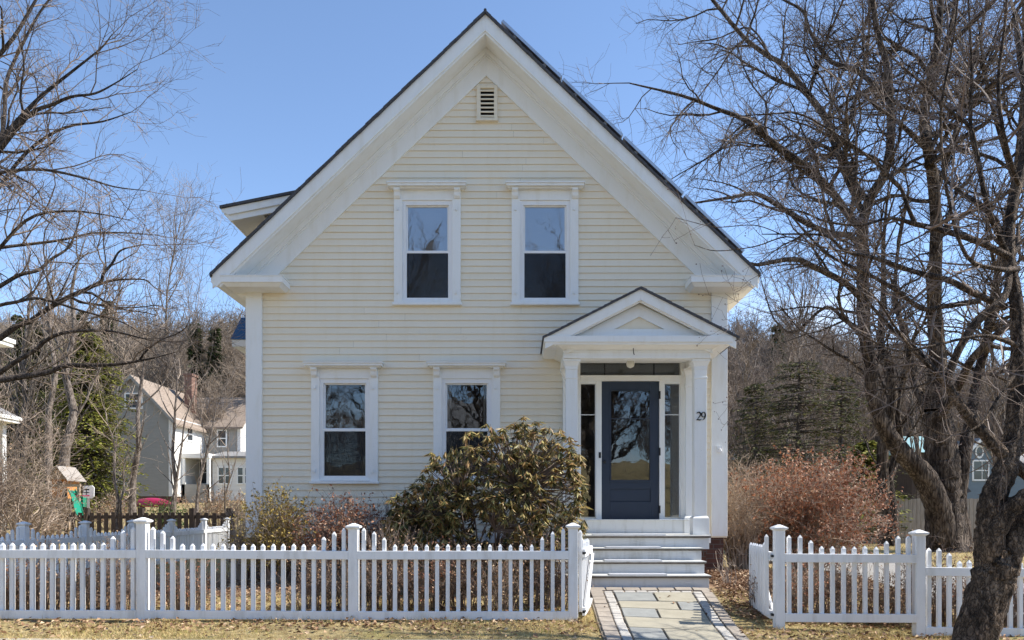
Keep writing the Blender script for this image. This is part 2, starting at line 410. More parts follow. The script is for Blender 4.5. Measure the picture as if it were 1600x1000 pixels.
# side and back walls (plain laps) and a full-height backing behind the laps at the back
for xs, sgn in ((XL, -1), (XR, 1)):
    z = ZB
    while z < PZ(430, YR):
        x0 = xs+sgn*.016; x1 = xs+sgn*.003
        ya, yb = YW+.012, YB
        q = [(x0, ya, z), (x0, yb, z), (x1, yb, z+ex+.004), (x1, ya, z+ex+.004), (xs, ya, z), (xs, yb, z)]
        w.add(q, [(0, 1, 2, 3), (4, 5, 1, 0)] if sgn > 0 else [(3, 2, 1, 0), (0, 1, 5, 4)])
        z += ex
w.prism([(XL, ZB), (XR, ZB), (XR, ZAP-.33-SL*HALF), (XC, ZAP-.33), (XL, ZAP-.33-SL*HALF)], YB-.02, YB)
w.build('wall', M['cream'], house)
b = MB(); b.box(XL+.04, XR-.04, YW+.02, YB-.05, -.1, ZB)
b.build('foundation', M['brick'], house)
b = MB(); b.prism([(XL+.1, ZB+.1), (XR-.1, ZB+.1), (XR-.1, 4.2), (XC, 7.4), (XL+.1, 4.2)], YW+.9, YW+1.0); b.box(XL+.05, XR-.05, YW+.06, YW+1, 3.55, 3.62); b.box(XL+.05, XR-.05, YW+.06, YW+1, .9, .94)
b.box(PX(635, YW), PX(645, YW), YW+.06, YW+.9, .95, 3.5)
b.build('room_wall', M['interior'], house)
# ---- skirt board under the laps and corner boards with necked capitals
b = MB(); b.box(XL+.26, PX(1060, YW), YW-.035, YW, ZB-.08, ZB+.06); b.box(PX(1106, YW), XR-.24, YW-.035, YW, ZB-.08, ZB+.06)
b.build('water_table', M['white'], house, bevel=.004)
def corner(x0, x1, zb, sgn):
    b = MB(); zt = PZ(447, YW)
    b.box(x0, x1, YW-.045, YW+.16, zb, zt-.12)
    b.box(x0-.006, x1+.006, YW-.052, YW+.16, zt-.18, zt-.155)
    c = (x0+x1)/2; hw = (x1-x0)/2
    cb = MB(); cb.box(x0-.01, x1+.01, YW-.058, YW+.16, zt-.12, zt-.05)
    for za, zb2, e0, e1 in ((zt-.05, zt+.06, .01, .075),):
        v = []
        for zz, e in ((za, e0), (zb2, e1)):
            v += [(x0-e, YW-.05-e, zz), (x1+e, YW-.05-e, zz), (x1+e, YW+.16, zz), (x0-e, YW+.16, zz)]
        cb.hexa(v)
    o = b.build('corner_board', M['white'], house, bevel=.004)
    cb.build('capital', M['white'], o, bevel=.003)
    return o
corner(XL+.005, PX(410.5, YW), .78, -1)
cr = corner(PX(1111, YW), XR+.004, PZ(838, YW), 1)
f = MB(); cxh, czh = PX(1123.5, YW-.05), PZ(702, YW)
f.box(cxh-.035, cxh+.035, YW-.075, YW-.045, czh-.05, czh+.04)
f.tube([(cxh, YW-.07, czh), (cxh+.005, YW-.12, czh-.005), (cxh+.01, YW-.13, czh-.04)], .012, 6)
f.build('outdoor_tap', M['whiteplastic'], cr)
# ---- rake boards, soffit, frieze
def chev(mb, top, bot, h, y0, y1, sides=(-1, 1), h0=0):
    for s in sides:
        x0, x1 = XC+s*h0, XC+s*h
        za = ZAP-SL*h0
        zz = ZAP-SL*h
        poly = [(x0, za-top), (x1, zz-top), (x1, zz-bot), (x0, za-bot)]
        mb.prism(poly, y0, y1)
HR = (XER-XEL)/2
b = MB(); chev(b, .035, .235, HR, YR, YR+.03)
b.build('rake_board', M['white'], house, bevel=.004)
b = MB(); chev(b, .225, .315, HR-.10, YR+.012, YR+.05); chev(b, .235, .275, HR-.05, YR-.008, YR+.012)
b.build('rake_moulding', M['white'], house, bevel=.004)
b = MB(); chev(b, .29, .315, HR-.12, YR+.05, YW)
b.build('soffit', M['white'], house)
b = MB(); chev(b, .315, .715, HALF-.02, YW-.034, YW-.004); chev(b, .315, .40, HALF+.05, YW-.075, YW-.034); chev(b, .40, .43, HALF+.05, YW-.055, YW-.034)
b.build('frieze_board', M['white'], house, bevel=.004)
# ---- roof: shingled slabs, with a ragged butt edge
def slab(sgn, sag=0):
    b = MB(); n = 46
    for i in range(n):
        a = i/n; c = (i+1)/n; j = random.uniform(-.004, .006); e = random.uniform(0, .01)
        x0 = XC+sgn*(HR+.03)*a; x1 = XC+sgn*(HR+.03)*c
        z0 = ZAP-SL*abs(x0-XC)+j; z1 = ZAP-SL*abs(x1-XC)-.004+j
        b.prism([(x0, z0+.006), (x1, z1+.014), (x1, z1-.036), (x0, z0-.036)], YR-.03-e, YB+.3)
    return b
for s in (-1, 1): slab(s).build('roof_slope', M['shingle'], house)
b = MB(); b.tube([(XC, YR-.03, ZAP+.008), (XC, YB+.3, ZAP+.008)], .022, 8); b.build('ridge_cap', M['shingle'], house)
# under-roof deck boards seen at the sides
for s in (-1, 1):
    b = MB()
    xe = XC+s*HR; xw = XC+s*HALF
    zt = ZAP-SL*HR
    b.prism([(xe, zt-.036), (xe, zt-.15), (xw+s*.02, zt-.12), (xw+s*.02, zt+.0)] , YR+.05, YB+.2)
    b.build('eave_soffit', M['white'], house)
for s in (-1, 1):
    b = MB()
    xe = XC+s*HR; zt = ZAP-SL*HR
    b.box(min(xe, xe+s*.03), max(xe, xe+s*.03), YR+.03, YB+.2, zt-.14, zt-.04)
    b.build('eave_fascia', M['white'], house)
# ---- cornice returns
for s, xa, xb in ((-1, PX(345, YR), PX(441, YR)), (1, PX(1079.5, YR), PX(1174, YR))):
    b = MB(); z0, z1 = PZ(441, YR), PZ(431.5, YR)
    b.box(xa, xb, YR-.01, YW, z0, z1)
    e = .05
    v = [(xa+.06, YR+.05, z0-.05), (xb-.06, YR+.05, z0-.05), (xb-.06, YW, z0-.05), (xa+.06, YW, z0-.05),
         (xa+.01, YR+.005, z0), (xb-.01, YR+.005, z0), (xb-.01, YW, z0), (xa+.01, YW, z0)]
    b.hexa(v)
    b.box(xa-.008, xb+.008, YR-.02, YW, z1, z1+.016)
    o = b.build('cornice_return', M['white'], house, bevel=.004)
# side eave box running back, under the roof edge
for s, xo, xw in ((-1, PX(345, YR), XL), (1, PX(1174, YR), XR)):
    b = MB(); z0, z1 = PZ(441, YR), PZ(431.5, YR)
    b.prism([(xo, z0), (xo, z1), (xw, z1), (xw, z0-.09), (xw+s*.06, z0-.09), (xo-s*.06, z0-.05)], YW+.002, YB)
    b.build('box_gutter', M['white'], house)
# ---- gable vent
def vent():
    b = MB(); x0, x1, z0, z1 = PX(745, YW), PX(777.5, YW), PZ(189.5, YW), PZ(135, YW)
    i0, i1, j0, j1 = PX(751, YW), PX(772, YW), PZ(186, YW), PZ(140, YW)
    yf = YW-.05
    b.box(x0, i0, yf, YW, z0, z1); b.box(i1, x1, yf, YW, z0, z1); b.box(i0, i1, yf, YW, j1, z1); b.box(i0, i1, yf, YW, z0, j0)
    b.box(x0-.012, x1+.012, yf-.02, YW, z0-.02, z0+.004)
    o = b.build('gable_vent', M['vent'], house, bevel=.003)
    n = 7
    for k in range(n):
        zz = j0+(j1-j0)*(k+.3)/n
        sb = MB(); sb.hexa([(i0, yf+.005, zz), (i1, yf+.005, zz), (i1, yf+.012, zz-.006), (i0, yf+.012, zz-.006),
                            (i0, yf+.01, zz+.02), (i1, yf+.01, zz+.02), (i1, yf+.06, zz+.045), (i0, yf+.06, zz+.045)])
        sb.build('louvre', M['vent'], o)
    d = MB(); d.box(i0, i1, YW+.06, YW+.07, j0, j1); d.build('screen', M['black'], o)
vent()
# ---- windows
def window(cx, hy, kind, idx):
    lab = {0: 'upper window whose top sash mirrors bare branches on its blind', 1: 'upper window with plain pale blue blind in its top sash',
           2: 'lower window nearest the corner, tree reflected in its top pane', 3: 'lower window half hidden behind the rhododendron'}[idx]
    x = lambda d: PX(cx+d, YW); z = lambda d: PZ(hy+d, YW)
    b = MB(); yf = YW-.04
    # casing: side boards, head board, stool
    b.box(x(-52), x(-39), yf, YW+.02, z(184), z(8)); b.box(x(39), x(52), yf, YW+.02, z(184), z(8))
    b.box(x(-39), x(39), yf+.006, YW+.02, z(24), z(8))
    b.box(x(-39), x(39), yf+.004, YW+.02, z(183.5), z(180))
    o = b.build('window', M['white'], house, bevel=.003); tag(o, lab)
    h = MB(); h.box(x(-60), x(60), YW-.15, YW, z(6), z(2.2)); h.box(x(-61.5), x(61.5), YW-.165, YW, z(2.2), z(0)); h.box(x(-57), x(57), YW-.11, YW, z(8), z(6))
    h.build('hood', M['white'], o, bevel=.003)
    s = MB(); s.box(x(-54), x(54), YW-.075, YW, z(188), z(184)); s.build('sill', M['white'], o, bevel=.003)
    for q in (-1, 1):
        c = MB(); cx0 = q*46.5
        poly = [(YW-.04, z(8)), (YW-.125, z(8)), (YW-.125, z(11)), (YW-.095, z(14)), (YW-.085, z(19)), (YW-.06, z(22)), (YW-.04, z(22))]
        c.prismx(poly, x(cx0-4.6), x(cx0+4.6))
        c.build('bracket', M['white'], o, bevel=.002)
        for hz in (38, 168):
            t = MB(); t.box(x(cx0-q*1-.7), x(cx0-q*1+.7), yf-.02, yf, z(hz+3), z(hz-3)); t.box(x(cx0-q*1-2), x(cx0-q*1+.2), yf-.03, yf-.012, z(hz+2.4), z(hz+1.2))
            t.build('shutter_hook', M['white'], o)
    # jamb liner (recess) and the two sashes
    j = MB(); yj = YW+.045
    j.box(x(-39), x(-33.5), YW-.015, yj+.02, z(180), z(24)); j.box(x(33.5), x(39), YW-.015, yj+.02, z(180), z(24))
    j.box(x(-33.5), x(33.5), YW-.015, yj+.02, z(31), z(24)); j.box(x(-33.5), x(33.5), YW-.02, yj+.02, z(180), z(179))
    j.build('window_frame', M['sash'], o, bevel=.002)
    s = MB(); ys = YW+.02    # upper sash
    s.box(x(-33.5), x(-30.8), ys, ys+.03, z(106), z(31)); s.box(x(30.8), x(33.5), ys, ys+.03, z(106), z(31))
    s.box(x(-30.8), x(30.8), ys, ys+.03, z(33), z(31)); s.box(x(-30.8), x(30.8), ys, ys+.03, z(105.5), z(101))
    up = s.build('upper_sash', M['sash'], o, bevel=.002)
    p = MB(); p.box(x(-30.8), x(30.8), ys+.012, ys+.016, z(101), z(33)); p.build('pane', M['glass_boosted' if kind == 'up' else 'glass'], up)
    s = MB(); yl = YW-.008   # lower sash sits in front
    s.box(x(-33.5), x(-32.2), yl, yl+.026, z(179), z(102)); s.box(x(32.2), x(33.5), yl, yl+.026, z(179), z(102))
    s.box(x(-32.2), x(32.2), yl, yl+.026, z(106), z(102)); s.box(x(-32.2), x(32.2), yl, yl+.026, z(179), z(175.5))
    lo = s.build('lower_sash', M['sash'], o, bevel=.002)
    s = MB(); s.box(x(-32.2), x(-30), yl+.028, yl+.03, z(175.5), z(106)); s.box(x(30), x(32.2), yl+.028, yl+.03, z(175.5), z(106)); s.build('screen_frame', M['black'], lo)
    p = MB(); p.box(x(-32.2), x(32.2), yl+.010, yl+.014, z(175.5), z(106)); p.build('pane', M['glass'], lo)
    p = MB(); p.box(x(-32.2), x(32.2), yl+.002, yl+.003, z(175.5), z(106)); p.build('insect_screen', M['net'], lo)
    if kind == 'up':
        bl = MB(); n = 40; za, zb = z(103 if idx else 102), z(30)
        for i in range(n):
            a = za+(zb-za)*i/n; c = za+(zb-za)*(i+.92)/n
            bl.box(x(-33), x(33), YW+.052, YW+.056, a, c)
        bl.build('blind', M['blind'], o)
    else:
        cu = MB()
        for q in (-1, 1):
            pts = []
            for i in range(13):
                xx = q*(36-i*.9); pts.append((x(xx), YW+.11+.015*math.sin(i*1.9)))
            v = [(a, b_, z(182)) for a, b_ in pts]+[(a, b_, z(28)) for a, b_ in pts]
            cu.add(v, [(i, i+1, i+14, i+13) for i in range(12)])
        cu.build('curtain', M['curtain'], o)
for i, (cx, hy, k) in enumerate(WIN): window(cx, hy, k, i)
# ---- entry: frame, transom, sidelights, door
def entry():
    X = lambda p: PX(p, YW); Z = lambda p: PZ(p, YW)
    b = MB(); yf = YW-.05; yb = YW+.08
    b.box(X(899), X(906.4), yf, yb, Z(812), Z(562)); b.box(X(1062.5), X(1071), yf, yb, Z(812), Z(562))
    b.box(X(906.4), X(1062.5), yf, yb, Z(566), Z(562))
    b.box(X(906.4), X(1062.5), yf+.004, yb, Z(596), Z(587))
    b.box(X(906.4), X(1062.5), yf-.014, yf+.004, Z(589.5), Z(587.4))
    b.box(X(931), X(939.6), yf+.002, yb, Z(812), Z(596)); b.box(X(1029.6), X(1037.6), yf+.002, yb, Z(812), Z(596))
    b.box(X(906.4), X(931), yf+.01, yb, Z(600), Z(596)); b.box(X(1037.6), X(1062.5), yf+.01, yb, Z(600), Z(596))
    b.box(X(906.4), X(931), yf+.01, yb, Z(812), Z(810)); b.box(X(1037.6), X(1062.5), yf+.01, yb, Z(812), Z(810))
    o = b.build('door_frame', M['white'], house, bevel=.003)
    t = MB(); t.box(X(906.4), X(1062.5), YW+.02, YW+.024, Z(587), Z(566)); tr = t.build('transom_pane', M['glass'], o)
    t = MB()
    for xx in (945, 1022): t.box(X(xx-.8), X(xx+.8), YW+.005, YW+.03, Z(587), Z(566))
    t.build('muntin', M['black'], o)
    for a, c in ((906.4, 931), (1037.6, 1062.5)):
        t = MB(); t.box(X(a), X(c), YW+.02, YW+.024, Z(810), Z(600)); t.build('sidelight_pane', M['glass'], o)
        t = MB()
        t.box(X(a), X(a+1.2), YW, YW+.03, Z(810), Z(600)); t.box(X(c-1.2), X(c), YW, YW+.03, Z(810), Z(600))
        for zz in (648,): t.box(X(a+1.2), X(c-1.2), YW+.005, YW+.03, Z(zz+.5), Z(zz-.5))
        t.build('sidelight_bead', M['sash'], o)
    d = MB(); y0, y1 = YW-.02, YW+.03
    d.box(X(939.9), X(953), y0, y1, Z(811.5), Z(596.4)); d.box(X(1016.6), X(1029.4), y0, y1, Z(811.5), Z(596.4))
    d.box(X(953), X(1016.6), y0, y1, Z(609.6), Z(596.4)); d.box(X(953), X(1016.6), y0, y1, Z(764), Z(750))
    d.box(X(953), X(1016.6), y0, y1, Z(811.5), Z(784)); d.box(X(953), X(1016.6), y0+.014, y1, Z(784), Z(764))
    dr = d.build('front_door', M['door'], house, bevel=.004); tag(dr, 'dark blue storm door with tall single pane')
    t = MB()
    for (a, c, e, f_) in ((953, 954.6, 750, 609.6), (1015, 1016.6, 750, 609.6)): t.box(X(a), X(c), y0-.008, y0+.02, Z(e), Z(f_))
    t.box(X(954.6), X(1015), y0-.008, y0+.02, Z(611), Z(609.6)); t.box(X(951), X(1018), y0-.014, y0+.02, Z(753), Z(750))
    t.box(X(954.6), X(1015), y0-.004, y0+.02, Z(655), Z(653.8))
    t.build('glazing_bead', M['door'], dr, bevel=.002)
    t = MB(); t.box(X(954), X(1015.5), YW, YW+.006, Z(750), Z(611)); t.build('pane', M['glass_door'], dr)
    t = MB(); t.box(X(935), X(938.4), yf-.006, yf+.002, Z(716), Z(707)); t.build('lock_plate', M['black'], o)
    t = MB(); t.lathe(0, 0, [(.004, 0), (.012, .005), (.012, .03), (.022, .04), (.026, .055), (.02, .07), (.004, .074)], 12)
    for arr in t.v: arr[:] = np.stack([arr[:, 0]+X(943.5), y0-arr[:, 2], arr[:, 1]+Z(722)], 1)
    t.build('door_knob', M['black'], dr, smooth=True)
    for zz in (620, 706, 795):
        pass
    t = MB()
    for zz in (618, 706, 796): t.box(X(1028.6), X(1031), yf-.006, yf+.01, Z(zz+6), Z(zz-6))
    t.build('hinge', M['black'], o)
    s = MB(); s.box(X(914), X(1071), YW-.14, YW+.02, PZ(833.3, YW), Z(813)); s.box(X(912), X(1073), YW-.17, YW+.02, Z(813), Z(811.4))
    s.build('door_sill', M['step'], house, bevel=.003)
    # dark backing panel added behind the door glass
    t = MB(); t.box(X(939.9), X(1029.4), YW+.30, YW+.32, Z(811), Z(602)); t.build('door_backing', M['interior'], house)
entry()
# ---- portico
def portico():
    YC = 10.64; XP = PX(999, YC)+.02; HW = 1.30; ZT = PZ(449, YC); ZE = PZ(525.5, YC); SLP = (ZT-ZE)/HW
    p = MB()
    root = MB()
    def pch(mb, top, bot, h, y0, y1):
        for s in (-1, 1):
            mb.prism([(XP, ZT-top), (XP+s*h, ZT-SLP*h-top), (XP+s*h, ZT-SLP*h-bot), (XP, ZT-bot)], y0, y1)
    r = MB(); pch(r, .022, .17, HW-.01, YC, YC+.03); pch(r, .16, .19, HW-.12, YC+.03, YC+.07)
    po = r.build('porch_pediment', M['white'], house, bevel=.003)
    r = MB(); pch(r, .19, .36, HW-.3, YC+.13, YC+.16); r.box(XP-1.12, XP+1.12, YC+.118, YC+.16, PZ(524.5, YC)-.02, PZ(511, YC))
    r.build('pediment_trim', M['white'], po)
    r = MB(); r.prism([(XP-HW+.1, PZ(528, YC)), (XP+HW-.1, PZ(528, YC)), (XP, ZT-.10)], YC+.163, YC+.18); r.build('tympanum', M['cream'], po)
    r = MB()
    n = 16
    for s in (-1, 1):
        for i in range(n):
            a, c = (HW+.03)*i/n, (HW+.03)*(i+1)/n; j = random.uniform(-.002, .003)
            r.prism([(XP+s*a, ZT-SLP*a+.006+j), (XP+s*c, ZT-SLP*c+.012+j), (XP+s*c, ZT-SLP*c-.022), (XP+s*a, ZT-SLP*a-.022)], YC-.025-random.uniform(0, .008), YW-.018)
    r.build('porch_roof', M['shingle'], house)
    # soffit of the sloped rakes + solid behind tympanum
    r = MB(); pch(r, .03, .06, HW-.02, YC+.03, YW-.018); r.build('porch_roof_boards', M['white'], po)
    # horizontal cornice: crown + corona
    r = MB(); z0, z1 = PZ(538, YC), PZ(524.5, YC); xa, xb = PX(850, YC), PX(1144.6, YC)
    r.box(xa, xb, YC-.014, YW-.018, z0+.03, z1-.003); r.box(xa+.015, xb-.015, YC+.005, YW-.018, z0, z0+.03)
    r.build('porch_cornice', M['white'], house, bevel=.004)
    # bed mould flare down to the entablature
    ea, eb = PX(881, 10.8), PX(1110, 10.8)
    r = MB(); zz = PZ(561, 10.85)
    r.hexa([(ea, 10.80, z0-.05), (eb, 10.80, z0-.05), (eb, YW-.018, z0-.05), (ea, YW-.018, z0-.05),
            (ea-.10, 10.70, z0), (eb+.10, 10.70, z0), (eb+.10, YW-.018, z0), (ea-.10, YW-.018, z0)])
    for (x0, x1, y0, y1) in ((ea, eb, 10.80, 10.96), (ea, ea+.16, 10.96, YW-.018), (eb-.16, eb, 10.96, YW-.018)):
        r.box(x0, x1, y0, y1, zz, z0-.05)
    r.box(ea-.012, eb+.012, 10.788, 10.80, z0-.075, z0-.05)
    r.box(ea-.006, eb+.006, 10.79, 10.80, zz+.0, zz+.025)
    r.build('entablature', M['white'], house, bevel=.003)
    r = MB(); r.box(ea+.16, eb-.16, 10.96, YW-.02, zz+.10, zz+.12); r.build('porch_ceiling', M['white'], house)
    # columns
    deck = .786
    def column(x0, x1, y0, y1, n='porch_column'):
        c = MB(); c.box(x0, x1, y0, y1, deck+.26, zz-.14)
        c.box(x0-.008, x1+.008, y0-.008, y1+.008, zz-.27, zz-.245)
        o = c.build(n, M['white'], house, bevel=.003)
        k = MB(); k.box(x0-.006, x1+.006, y0-.006, y1+.006, zz-.14, zz-.10)
        v = []
        for z_, e in ((zz-.10, .004), (zz-.035, .032)): v += [(x0-e, y0-e, z_), (x1+e, y0-e, z_), (x1+e, y1+e, z_), (x0-e, y1+e, z_)]
        k.hexa(v); k.box(x0-.04, x1+.04, y0-.04, y1+.04, zz-.035, zz-.002)
        k.build('column_capital', M['white'], o, bevel=.002)
        k = MB(); k.box(x0-.028, x1+.028, y0-.028, y1+.028, deck, deck+.23)
        v = []
        for z_, e in ((deck+.23, .026), (deck+.26, .004)): v += [(x0-e, y0-e, z_), (x1+e, y0-e, z_), (x1+e, y1+e, z_), (x0-e, y1+e, z_)]
        k.hexa(v)
        k.build('plinth', M['white'], o, bevel=.003); return o
    YF = 10.85
    column(PX(884, YF), PX(902.4, YF), YF, YF+.16)
    cr_ = column(PX(1085.2, YF), PX(1104.5, YF), YF, YF+.16)
    column(PX(879, YW), PX(894, YW), YW-.13, YW-.02, 'pilaster'); column(PX(1071, YW-.1), PX(1087, YW-.1), YW-.13, YW-.02, 'pilaster')
    # house number 29: two cut-out digits on the column face
    def ribbon(pts, wd, sx, ox, oz):
        mb = MB(); k = len(pts); v = []
        P_ = [np.array(q, float) for q in pts]
        for i in range(k):
            t = P_[min(k-1, i+1)]-P_[max(0, i-1)]; t = t/(np.linalg.norm(t)+1e-9); nn = np.array([-t[1], t[0]])
            for sg in (-1, 1):
                q = P_[i]+nn*sg*wd[i]/2
                v.append((ox+q[0]*sx, YF-.012, oz+q[1]*sx))
        kk = len(v)
        v += [(a, YF-.003, c) for a, _, c in v]
        f_ = []
        for i in range(k-1):
            a = 2*i
            f_ += [(a, a+2, a+3, a+1), (a+kk, a+1+kk, a+3+kk, a+2+kk), (a, a+kk, a+2+kk, a+2), (a+1, a+3, a+3+kk, a+1+kk)]
        mb.add(v, f_); return mb
    def arc(cx, cz, r, a0, a1, n, rz=None): return [(cx+r*math.cos(math.radians(a0+(a1-a0)*i/n)), cz+(rz or r)*math.sin(math.radians(a0+(a1-a0)*i/n))) for i in range(n+1)]
    hgt = PZ(643.5, YF)-PZ(656.5, YF); zb_ = PZ(656.8, YF)
    two = arc(.30, .73, .24, 160, -30, 12)+[(.40, .45), (.22, .22), (.06, .05)]
    w2 = [.05+.12*math.sin(PI*i/(len(two)-1)) for i in range(len(two))]
    A = ribbon(two, w2, hgt, PX(1087.6, YF), zb_)
    B = ribbon([(.04, .05), (.2, .07), (.40, .04), (.58, .08), (.60, .17)], [.08, .12, .13, .09, .04], hgt, PX(1087.6, YF), zb_)
    A.v += B.v; A.f += [[i+A.n for i in q] for q in B.f]; A.n += B.n
    A.build('number_two', M['black'], cr_)
    nine = arc(.30, .68, .22, 0, 360, 20, .29)
    wn = [.07+.07*abs(math.cos(2*PI*i/20)) for i in range(21)]
    A = ribbon(nine, wn, hgt, PX(1095.0, YF), zb_)
    tl = [(.52, .68), (.53, .50), (.46, .28), (.33, .12), (.16, .02)]
    B = ribbon(tl, [.14, .14, .12, .09, .05], hgt, PX(1095.0, YF), zb_-.0)
    A.v += B.v; A.f += [[i+A.n for i in q] for q in B.f]; A.n += B.n
    A.build('number_nine', M['black'], cr_)
    # deck and steps
    def step(x0, x1, yf, yb_, zt, zlow, nm, nose=True):
        c = MB(); c.box(x0, x1, yf, yb_, zlow, zt-.035)
        o = c.build(nm, M['step'], house, bevel=.003)
        t = MB(); t.box(x0-.02, x1+.02, yf-.035, yb_, zt-.012, zt); t.build('tread', M['tread'], o, bevel=.002)
        t = MB(); t.box(x0-.018, x1+.018, yf-.032, yb_-.01, zt-.033, zt-.0125); t.build('nosing', M['nosing'], o)
        return o
    XS0 = XP-1.02
    step(PX(862, 10.62), PX(1108, 10.62), 10.62, YW-.02, .786, .60, 'porch_deck')
    step(PX(872, 10.34), PX(1096, 10.34), 10.34, 10.9, .629, .45, 'step')
    step(PX(866, 10.06), PX(1100.5, 10.06), 10.06, 10.9, .471, .30, 'step')
    step(PX(860, 9.78), PX(1108, 9.78), 9.78, 10.9, .314, -.06, 'step')
    c = MB(); c.box(PX(880, 10.9), PX(1103, 10.95), 10.95, YW-.03, .05, .60); c.build('porch_footing', M['brick'], house)
    # raised pale strips standing in for the sunlight on the treads
    for (yf, zt, a, c_) in ((10.62, .786, 926, 1040), (10.34, .629, 947, 1033), (10.06, .471, 945, 1034), (9.78, .314, 952, 1042)):
        t = MB(); t.box(PX(a, yf), PX(c_, yf), yf-.03, yf+.16, zt+.0015, zt+.014)
        for i in range(14):
            yy = yf-.025+i*.013; t.box(PX(a, yf), PX(c_, yf), yy, yy+.006, zt+.014, zt+.0165)
        t.build('sunlit_strip', M['whiteplastic'], house)
    # ceiling light and hook
    t = MB(); lx, ly, lz = PX(985, 11.2), 11.2, zz+.10
    t.lathe(lx, ly, [(.05, lz), (.05, lz-.015), (.02, lz-.02), (.02, lz-.04), (.05, lz-.06), (.062, lz-.10), (.05, lz-.14), (.01, lz-.16)], 14)
    t.build('porch_light', M['bulb'], house, smooth=True)
    t = MB(); hx = PX(990.6, 10.7); t.tube([(hx, 10.76, PZ(538, 10.7)), (hx, 10.76, PZ(545, 10.7)), (hx+.004, 10.755, PZ(551, 10.7)), (hx+.012, 10.75, PZ(553, 10.7))], .006, 6)
    t.build('hanging_hook', M['black'], house)
portico()
# ---- shed dormer rising from the far slope, seen past the rake
def dormer():
    YD = 11.95
    x0, z0 = PX(346, YD), PZ(324, YD); x1, z1 = PX(470, YD), PZ(299, YD)
    sl = (z1-z0)/(x1-x0)
    xe = XC-.3; ze = z0+sl*(xe-x0)
    r = MB(); r.prism([(x0-.02, z0+.02), (xe, ze+.02), (xe, ze-.02), (x0-.02, z0-.02)], YD-.03, 16.6)
    ro = r.build('dormer_roof', M['shingle'], house)
    t = MB(); t.prism([(x0, z0-.022), (xe, ze-.022), (xe, ze-.13), (x0+.10, z0+sl*.1-.13), (x0, z0-.06)], YD, YD+.03)
    t.prism([(x0+.03, z0-.10), (xe, ze-.10), (xe, ze-.22), (x0+.14, z0+sl*.14-.22)], YD+.031, YD+.07)
    t.prism([(x0+.01, z0-.024), (x0+.6, z0+sl*.6-.024), (x0+.6, z0+sl*.6-.20), (x0+.14, z0-.20), (x0+.01, z0-.08)], YD+.072, 16.5)
    t.build('dormer_trim', M['white'], ro)
    xd = XL+.02
    t = MB(); t.prism([(xd, 4.3), (xd, z0+sl*(xd-x0)-.03), (xe, ze-.03), (xe, 4.3)], YD+.35, 16.2); t.build('dormer_wall', M['cream'], ro)
dormer()
# ---- solar panels on the right slope
for i in range(4):
    t = MB(); L = 1.02; 
    s0 = .22+i*(1.22); s1 = s0+1.18
    c, sn = 1/math.hypot(1, SL), SL/math.hypot(1, SL)
    def q(sv, off): return (XC+sv*c+off*sn, ZAP-sv*sn+off*c)
    a, b_, c2, d = q(s0, .10), q(s1, .10), q(s1, .14), q(s0, .14)
    t.prism([a, b_, c2, d], YR+.10, YB-.4)
    o = t.build('solar_panel', M['alum'], house)
    t = MB(); a, b_, c2, d = q(s0+.02, .1405), q(s1-.02, .1405), q(s1-.02, .143), q(s0+.02, .143); t.prism([a, b_, c2, d], YR+.12, YB-.42); t.build('solar_glass', M['solar'], o)
    t = MB(); 
    for k in (.25, .85):
        a, b_, c2, d = q(s0+k, .01), q(s0+k+.05, .01), q(s0+k+.05, .10), q(s0+k, .10); t.prism([a, b_, c2, d], YR+.14, YR+.2)
    t.build('panel_clamp', M['galv'], o)
# ---- side bay with a blue metal roof edge, far down the left wall
def bay():
    Y0, Y1 = 14.6, 17.4
    xo = PX(360, Y0); zo = PZ(530, Y0); xi = PX(369.5, Y0); zi = PZ(491, Y0)
    w_ = MB(); w_.box(PX(394, Y0), XL+.1, Y0+.1, Y1-.1, .2, zo+.05); o = w_.build('side_bay', M['white'], house)
    r = MB(); r.hexa([(xo, Y0, zo), (XL+.3, Y0, zo), (XL+.3, Y1, zo), (xo, Y1, zo), (xi, Y0+.25, zi), (XL+.3, Y0+.25, zi), (XL+.3, Y1-.2, zi), (xi, Y1-.2, zi)])
    r.build('bay_roof', M['bluemetal'], o)
    r = MB(); x2 = PX(376, Y0); z2 = PZ(468, Y0)
    r.hexa([(xi+.04, Y0+.27, zi+.04), (XL+.3, Y0+.27, zi+.04), (XL+.3, Y1-.25, zi+.04), (xi+.04, Y1-.25, zi+.04), (x2+.1, Y0+.6, z2), (XL+.3, Y0+.6, z2), (XL+.3, Y1-.5, z2), (x2+.1, Y1-.5, z2)])
    r.build('bay_shingles', M['greyroof'], o)
    r = MB(); r.box(xo+.02, XL+.2, Y0+.02, Y1-.02, zo-.13, zo-.004); r.build('bay_cornice', M['white'], o)
bay()
